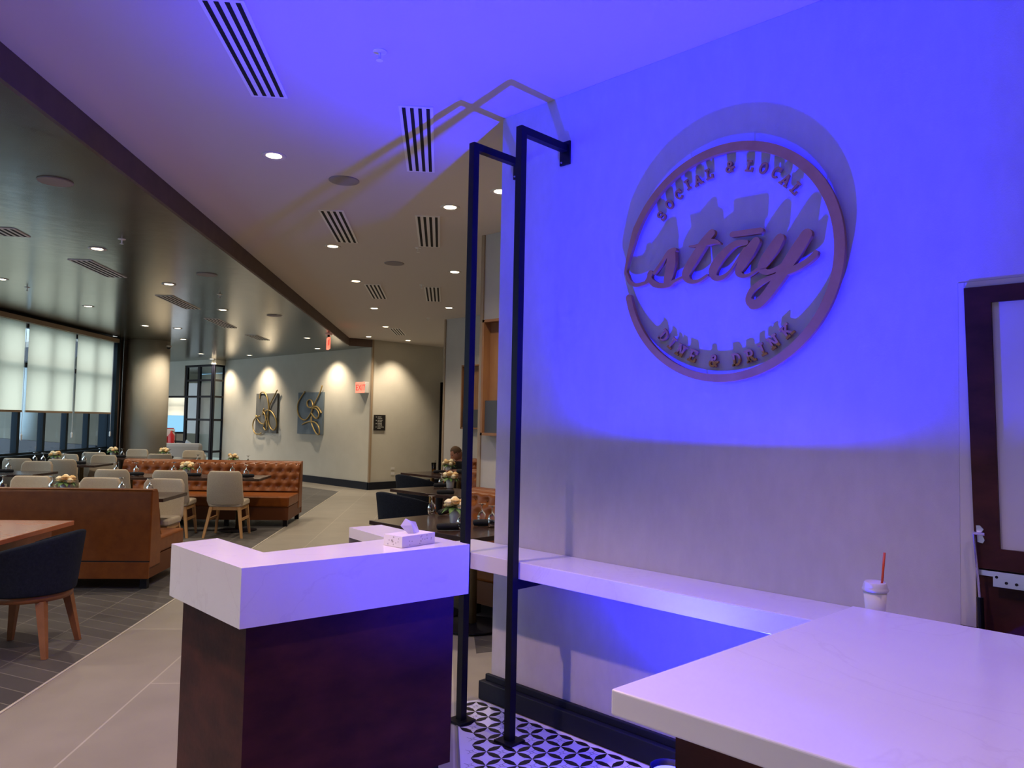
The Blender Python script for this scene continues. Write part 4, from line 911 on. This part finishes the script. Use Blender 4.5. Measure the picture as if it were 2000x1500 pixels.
# ================================================================ CEILING FITTINGS
def mk_can():
    t = empty('downlight'); MB().lathe([(.052, -.001), (.078, -.008), (.085, -.003), (.085, 0)], 28).build('trim_ring', 'white_plastic', t, smooth=True)
    MB().lathe([(.001, -.004), (.052, -.0035)], 24, cap=False).build('lens', 'can_glow', t); return t
def can(x, y, z, power, label, dim=False, col=(1, .83, .63), size=120, rad=.05, grp='recessed ceiling downlights', aim=(0, 0, -1)):
    k_ = 'can_dim' if dim else 'can'
    def mk():
        t = mk_can()
        if dim:
            for c_ in kids(t):
                if c_.name.startswith('lens'): c_.data.materials[0] = MATS['can_glow_dim']
        return t
    t = place(k_, mk, (x, y, z), 0, label, 'ceiling light', grp)
    l = spot('lamp_light', (0, 0, -.02), power, col, radians(size), .8, rad, None, aim); l.location = (x, y, z-.02)
    l.parent = t; l.location = (0, 0, -.02)
    return t
# proto copies must not carry lamps: register children before lamps are parented
def precan(k_, mk):
    pass
cans = [((535, 304), 'bright round downlight nearest the camera in the pale ceiling'), ((650, 481), 'second downlight of the row in the pale ceiling'), ((695, 549), 'third downlight of the row in the pale ceiling'), ((731, 602), 'fourth downlight of the row in the pale ceiling'), ((753, 638), 'farthest downlight of the row, near the last vent'), ((978, 374), 'downlight half hidden by the sign wall edge'), ((720, 657.5), 'downlight above the far wall corner')]
_t = mk_can(); PROTO['can'] = _t; KIDS[_t.name] = kids(_t); first = True
def can2(x, y, z, power, label, dim=False, col=(1, .83, .63), size=120, rad=.05, aim=(0, 0, -1), grp='recessed ceiling downlights', bl=.8):
    global first
    o = PROTO['can'] if first else copy_tree(PROTO['can']); first = False
    o.location = (x, y, z); tag(o, label, 'ceiling light', grp)
    spot('lamp_light', (0, 0, -.03), power, col, radians(size), bl, rad, o, aim); return o
KIDS[_t.name] = kids(_t)
for (px, py), l in cans:
    p = uz(px, py, ZC); can2(p.x, p.y, ZC, CAN_W*(.8 if px == 535 else 1), l)
# unseen cans over the lobby (outside the picture, overhead)
for x, y, pw, l in ((.7, 3.1, 128, 'downlight overhead left of the host desk'), (1.7, 1.35, 44, 'downlight overhead in front of the sign'), (-.6, .9, 30, 'downlight overhead behind the camera'), (1.9, -.7, 24, 'downlight overhead right of the counter'), (.2, -1.6, 20, 'rearmost downlight of the lobby')):
    can2(x, y, ZC, pw, l, col=(1, .66, .61), size=84 if x == 1.7 else 104, bl=.45)
# booth cans
for x, y, l in ((4.2, 4.9, 'downlight over the nearest booth table'), (6.1, 7.0, 'downlight over the second booth table'), (8.0, 9.3, 'downlight over the farthest booth table')): can2(x, y, ZC, 22, l)
# dropped-ceiling cans
dc = [((190, 486), 'warm downlight in the dark ceiling beside the slotted vent'), ((330, 555), 'warm downlight in the dark ceiling above the banquette row'), ((2, 545), 'warm downlight in the dark ceiling at the left edge'), ((172, 598), 'twin warm downlight near the windows'), ((435, 605), 'warm downlight in the dark ceiling mid way to the far wall'), ((541, 616), 'small downlight in the dark ceiling near the fascia'), ((393, 691), 'bright downlight in front of the glass partition'), ((600, 660), 'thin downlight near the hanging exit sign'), ((284, 636), 'faint downlight just above the round column'), ((347, 641), 'faint downlight right of the column top')]
for (px, py), l in dc:
    p = uz(px, py, ZS)
    if p.y > 21: p = Vector((8.7, 20.3, ZS))
    can2(p.x, p.y, ZS, CAN_DIM, l)
for c, d, l in ((7.6, 5.6, 'added out-of-view warm downlight over the left dining tables'), (5.2, 5.0, 'added out-of-view warm downlight over the wood table'), (3.2, 3.6, 'added out-of-view warm downlight over the left foreground')):  # extra lamps added out of view to brighten the wood table and left side
    x, y = F(c, d); can2(x, y, ZS, CAN_DIM*1.7, l)
# wall washers for the art wall, and the column
for py_, l in ((19.3, 'wall washer above the left artwork'), (15.9, 'wall washer above the right artwork'), (21.6, 'wall washer at the left end of the far wall')):
    can2(9.62, py_, ZS, WALLWASH, l, size=108, aim=(.28, 0, -1), rad=.05)
can2(6.75, 16.6, ZS, 46, 'downlight washing the round column', size=120, aim=(-.05, .25, -1), rad=.05)
can2(10.75, 13.9, ZC, 70, 'downlight washing the cream far wall', size=90, aim=(0, .2, -1))
can2(11.2, 24.5, ZS-.01, 150, 'downlight in the room beyond the glass partition', size=150)
# linear vents
def vent(px, z, w, label, L=1.15):
    a, b = [uz(*p, z) for p in px]   # centre of near end, centre of far end
    c_ = (a+b)/2; d = b-a; ln = min(L, d.length) if L else d.length; ang_ = math.atan2(d.y, d.x)
    t = empty('linear_vent', (c_.x, c_.y, z), ang_, label, 'ceiling vent', 'slotted ceiling vents'); ln = d.length
    mb = MB(); mb.box(-ln/2, ln/2, -w/2, w/2, -.008, 0); mb.build('frame', 'white_metal', t)
    n = 4; sw = w/(2*n+1.2)
    for k_ in range(n):
        y_ = -w/2+w*(k_+.62)/(n+.24); MB().box(-ln/2+.02, ln/2-.02, y_-sw/2, y_+sw/2, -.0095, -.0075).build('slot', 'slot', t)
    return t
vent([(430, -5), (527, 188)], ZC, .20, 'largest slotted vent at the top edge of the picture')
vent([(812, 206), (822, 334)], ZC, .20, 'slotted vent nearest the post frames')
vent([(646, 410), (679, 473)], ZC, .22, 'slotted vent left of the small downlights, second row')
vent([(835, 421), (839, 481)], ZC, .22, 'slotted vent in the right row of the pale ceiling')
vent([(727, 555), (742, 583)], ZC, .22, 'slotted vent beside the third downlight')
vent([(844, 560), (847, 588)], ZC, .22, 'small slotted vent farthest in the right row')
vent([(771, 641), (783, 654)], ZC, .22, 'tiny slotted vent near the far wall')
vent([(0, 444), (33, 461)], ZS, .24, 'slotted vent in the dark ceiling at the left edge')
vent([(155, 507), (228, 541)], ZS, .24, 'slotted vent in the dark ceiling left of centre')
vent([(320, 577), (376, 603)], ZS, .24, 'slotted vent in the dark ceiling above the column')
vent([(412, 622), (450, 640)], ZS, .24, 'slotted vent in the dark ceiling past the column')
vent([(490, 654), (516, 664)], ZS, .24, 'slotted vent in the dark ceiling before the far wall')
def mk_disc(r, m, nm):
    return lambda: MB().lathe([(r, 0), (r, -.006), (r*.96, -.009), (.001, -.0085)], 32, cap=False).build(nm, m)
for (px, py, z), l in (((108, 354, ZS), 'large round speaker in the dark ceiling at left'), ((672, 352, ZC), 'round ceiling speaker below the bright downlight'), ((770, 514, ZC), 'round ceiling speaker between the vents'), ((404, 536, ZS), 'faint round speaker in the dark ceiling near the fascia'), ((769, 522.5, ZC), None), ((535, 616, ZS), 'small round speaker near the far dark ceiling')):
    if l is None: continue
    p = uz(px, py, z); place('disc', mk_disc(.115, 'speaker_grille', 'ceiling_speaker'), (p.x, p.y, z), 0, l, 'speaker', 'round ceiling speakers')
p = uz(776, 588, ZC)
def mk_spr():
    t = empty('sprinkler'); MB().lathe([(.035, 0), (.035, -.004), (.008, -.01)], 14).build('escutcheon', 'white_metal', t); MB().lathe([(.007, -.009), (.007, -.04), (.018, -.045), (.018, -.048)], 10).build('sprinkler_head', 'white_metal', t); return t
for (px, py, z), l in (((742, 100, ZC), 'ceiling sprinkler in the purple lit ceiling'), ((817, 484, ZC), 'ceiling sprinkler under the right row vent'), ((824, 556, ZC), 'ceiling sprinkler beside the far right vent'), ((836, 621, ZC), 'ceiling sprinkler near the hall'), ((238, 467, ZS), 'dark sprinkler above the slotted vent in the dark ceiling'), ((53, 561, ZS), 'dark sprinkler near the windows'), ((429, 575, ZS), 'dark sprinkler in the dark ceiling near the fascia')):
    p = uz(px, py, z); place('spr', mk_spr, (p.x, p.y, z), 0, l, 'sprinkler', 'ceiling sprinklers')
p = uz(332, 664, 3.1); t = empty('security_camera', (6.75, 17.36, 3.12), 0, 'small dome security camera at the top of the round column', 'camera')
MB().lathe([(.06, .03), (.06, 0), (.05, -.005)], 16).build('mount', 'white_plastic', t); MB().lathe([(.045, -.004), (.035, -.035), (.005, -.05)], 16).build('dome', 'sign_black', t, smooth=True)
# ================================================================ THE MAN
man = empty('person', (8.36, 9.33, 0), pi/2, 'man with short hair in a dark shirt looking down at the farthest booth table', 'person')
# local +Y is forward (faces -X world): rotation pi/2
J = {'pelvis': (0, -.14, .56), 'waist': (0, -.10, .68), 'chest': (0, -.01, .86), 'neck': (0, .05, .965), 'head0': (0, .075, 1.0),
     'shL': (-.17, .02, .90), 'elL': (-.23, .10, .79), 'haL': (-.06, .24, .80), 'shR': (.17, .02, .90), 'elR': (.23, .10, .79), 'haR': (.06, .24, .80),
     'hipL': (-.10, -.10, .545), 'knL': (-.13, .32, .55), 'anL': (-.13, .34, .10), 'toL': (-.13, .48, .05), 'hipR': (.10, -.10, .545), 'knR': (.13, .32, .55), 'anR': (.13, .34, .10), 'toR': (.13, .48, .05)}
Rr = {'pelvis': .13, 'waist': .125, 'chest': .14, 'neck': .058, 'head0': .055, 'sh': .06, 'el': .043, 'ha': .03, 'hip': .085, 'kn': .06, 'an': .042, 'to': .035}
names = list(J); E_ = [('pelvis', 'waist'), ('waist', 'chest'), ('chest', 'neck'), ('neck', 'head0'), ('chest', 'shL'), ('shL', 'elL'), ('elL', 'haL'), ('chest', 'shR'), ('shR', 'elR'), ('elR', 'haR'), ('pelvis', 'hipL'), ('hipL', 'knL'), ('knL', 'anL'), ('anL', 'toL'), ('pelvis', 'hipR'), ('hipR', 'knR'), ('knR', 'anR'), ('anR', 'toR')]
def skin_obj(name, V, E, R, m, parent, root=0, sub=2):
    me = bpy.data.meshes.new(name); me.from_pydata(V, E, []); me.materials.append(MATS[m]); o = bpy.data.objects.new(name, me); COL.objects.link(o)
    md = o.modifiers.new('skin', 'SKIN'); md.use_smooth_shade = True
    for i, r in enumerate(R): d = me.skin_vertices[0].data[i]; d.radius = (r, r); d.use_root = (i == root)
    s_ = o.modifiers.new('s', 'SUBSURF'); s_.levels = sub; s_.render_levels = sub; o.parent = parent; return o
Rl = [Rr[n] if n in Rr else Rr[n[:-1]] for n in names]
V = [J[n] for n in names]; E2 = [(names.index(a), names.index(b)) for a, b in E_]
# fingers
body_V = list(V); body_E = list(E2); body_R = list(Rl)
for sx, h in ((-1, 'haL'), (1, 'haR')):
    hx_, hy_, hz_ = J[h]; hi = names.index(h); body_V.append((hx_-sx*.02, hy_+.05, hz_-.005)); body_R.append(.03); body_E.append((hi, len(body_V)-1)); pi_ = len(body_V)-1
    for k_, (off, ln) in enumerate(((-.032, .058), (-.011, .07), (.011, .067), (.032, .052))):
        a = (hx_-sx*.02+off, hy_+.085, hz_-.006); b = (hx_-sx*.02+off, hy_+.085+ln*.55, hz_-.004); c = (hx_-sx*.02+off, hy_+.085+ln, hz_-.018)
        n0 = len(body_V); body_V += [a, b, c]; body_R += [.0095, .0085, .007]; body_E += [(pi_, n0), (n0, n0+1), (n0+1, n0+2)]
    n0 = len(body_V); body_V += [(hx_-sx*.055, hy_+.04, hz_-.006), (hx_-sx*.075, hy_+.075, hz_-.012)]; body_R += [.011, .008]; body_E += [(pi_, n0), (n0, n0+1)]
body = skin_obj('body', body_V, body_E, body_R, 'skin', man)
# head, tilted down and turned
hd = empty('head', (0, .10, 1.075)); hd.parent = man; hd.rotation_euler = (-.5, 0, -.45)
def headf(u_, v_):
    th = 2*pi*u_; ph = pi*v_; x = sin(ph)*sin(th); y = sin(ph)*cos(th); z = cos(ph)
    X, Y, Z = .074*x, .094*y, .118*z
    if z < 0: X *= 1-.28*z*z; Y *= 1-.10*z*z
    g = lambda cx, cz, sx, sz: exp(-((X-cx)/sx)**2-((Z-cz)/sz)**2) if y > 0 else 0
    Y += .024*g(0, -.022, .010, .018)+.010*g(0, .0, .008, .03)-.009*g(.03, .012, .014, .012)-.009*g(-.03, .012, .014, .012)+.006*g(0, .032, .045, .010)+.007*g(0, -.058, .02, .006)-.004*g(0, -.068, .02, .004)+.010*g(0, -.092, .022, .014)
    return (X, Y, Z)
MB().grid(headf, 36, 28).build('face', 'skin', hd, smooth=True)
for sx in (-1, 1):
    MB().lathe([(.001, -.009), (.008, -.004), (.008, .004), (.001, .009)], 8, (sx*.030, .079, .012)).build('eye', 'eye_dark', hd, smooth=True)
    MB().grid(lambda u_, v_: (sx*(.072+.014*sin(pi*v_)), -.005+.018*cos(2*pi*u_)*sin(pi*v_), .0+.03*sin(2*pi*u_)*sin(pi*v_)), 10, 6).build('ear', 'skin', hd, smooth=True)
def hairf(u_, v_):
    x, y, z = headf(u_, v_*.5+.0); k_ = 1.055
    if y > .05 and z < .07: k_ = .96
    if z < .02 and y > 0: k_ = .95
    return (x*k_, y*k_-.003, z*k_+.002)
MB().grid(hairf, 36, 16).build('hair', 'hair', hd, smooth=True)
# clothing
sh_n = ['waist', 'chest', 'neck', 'shL', 'elL', 'haL', 'shR', 'elR', 'haR', 'pelvis']
V = [J[n] for n in sh_n]; V[2] = (0, .03, .945)
V[5] = tuple(J['elL'][i]*.25+J['haL'][i]*.75 for i in range(3)); V[8] = tuple(J['elR'][i]*.25+J['haR'][i]*.75 for i in range(3))
skin_obj('shirt', V, [(9, 0), (0, 1), (1, 2), (1, 3), (3, 4), (4, 5), (1, 6), (6, 7), (7, 8)], [.14, .155, .068, .075, .055, .042, .075, .055, .042, .145], 'shirt', man, 9)
tn = ['pelvis', 'hipL', 'knL', 'anL', 'hipR', 'knR', 'anR']; V = [J[n] for n in tn]
skin_obj('trousers', V, [(0, 1), (1, 2), (2, 3), (0, 4), (4, 5), (5, 6)], [.14, .097, .072, .055, .097, .072, .055], 'trousers', man, 0)
for sx in (-1, 1): MB().loft([[(sx*.13+x, y, z) for x, z in ((-.045, .004), (.045, .004), (.045, .05+k_), (.02, .07+k_), (-.02, .07+k_), (-.045, .05+k_))] for y, k_ in ((.27, .04), (.36, .05), (.46, .0), (.54, -.02))]).build('shoe', 'sign_black', man, bevel=.01)
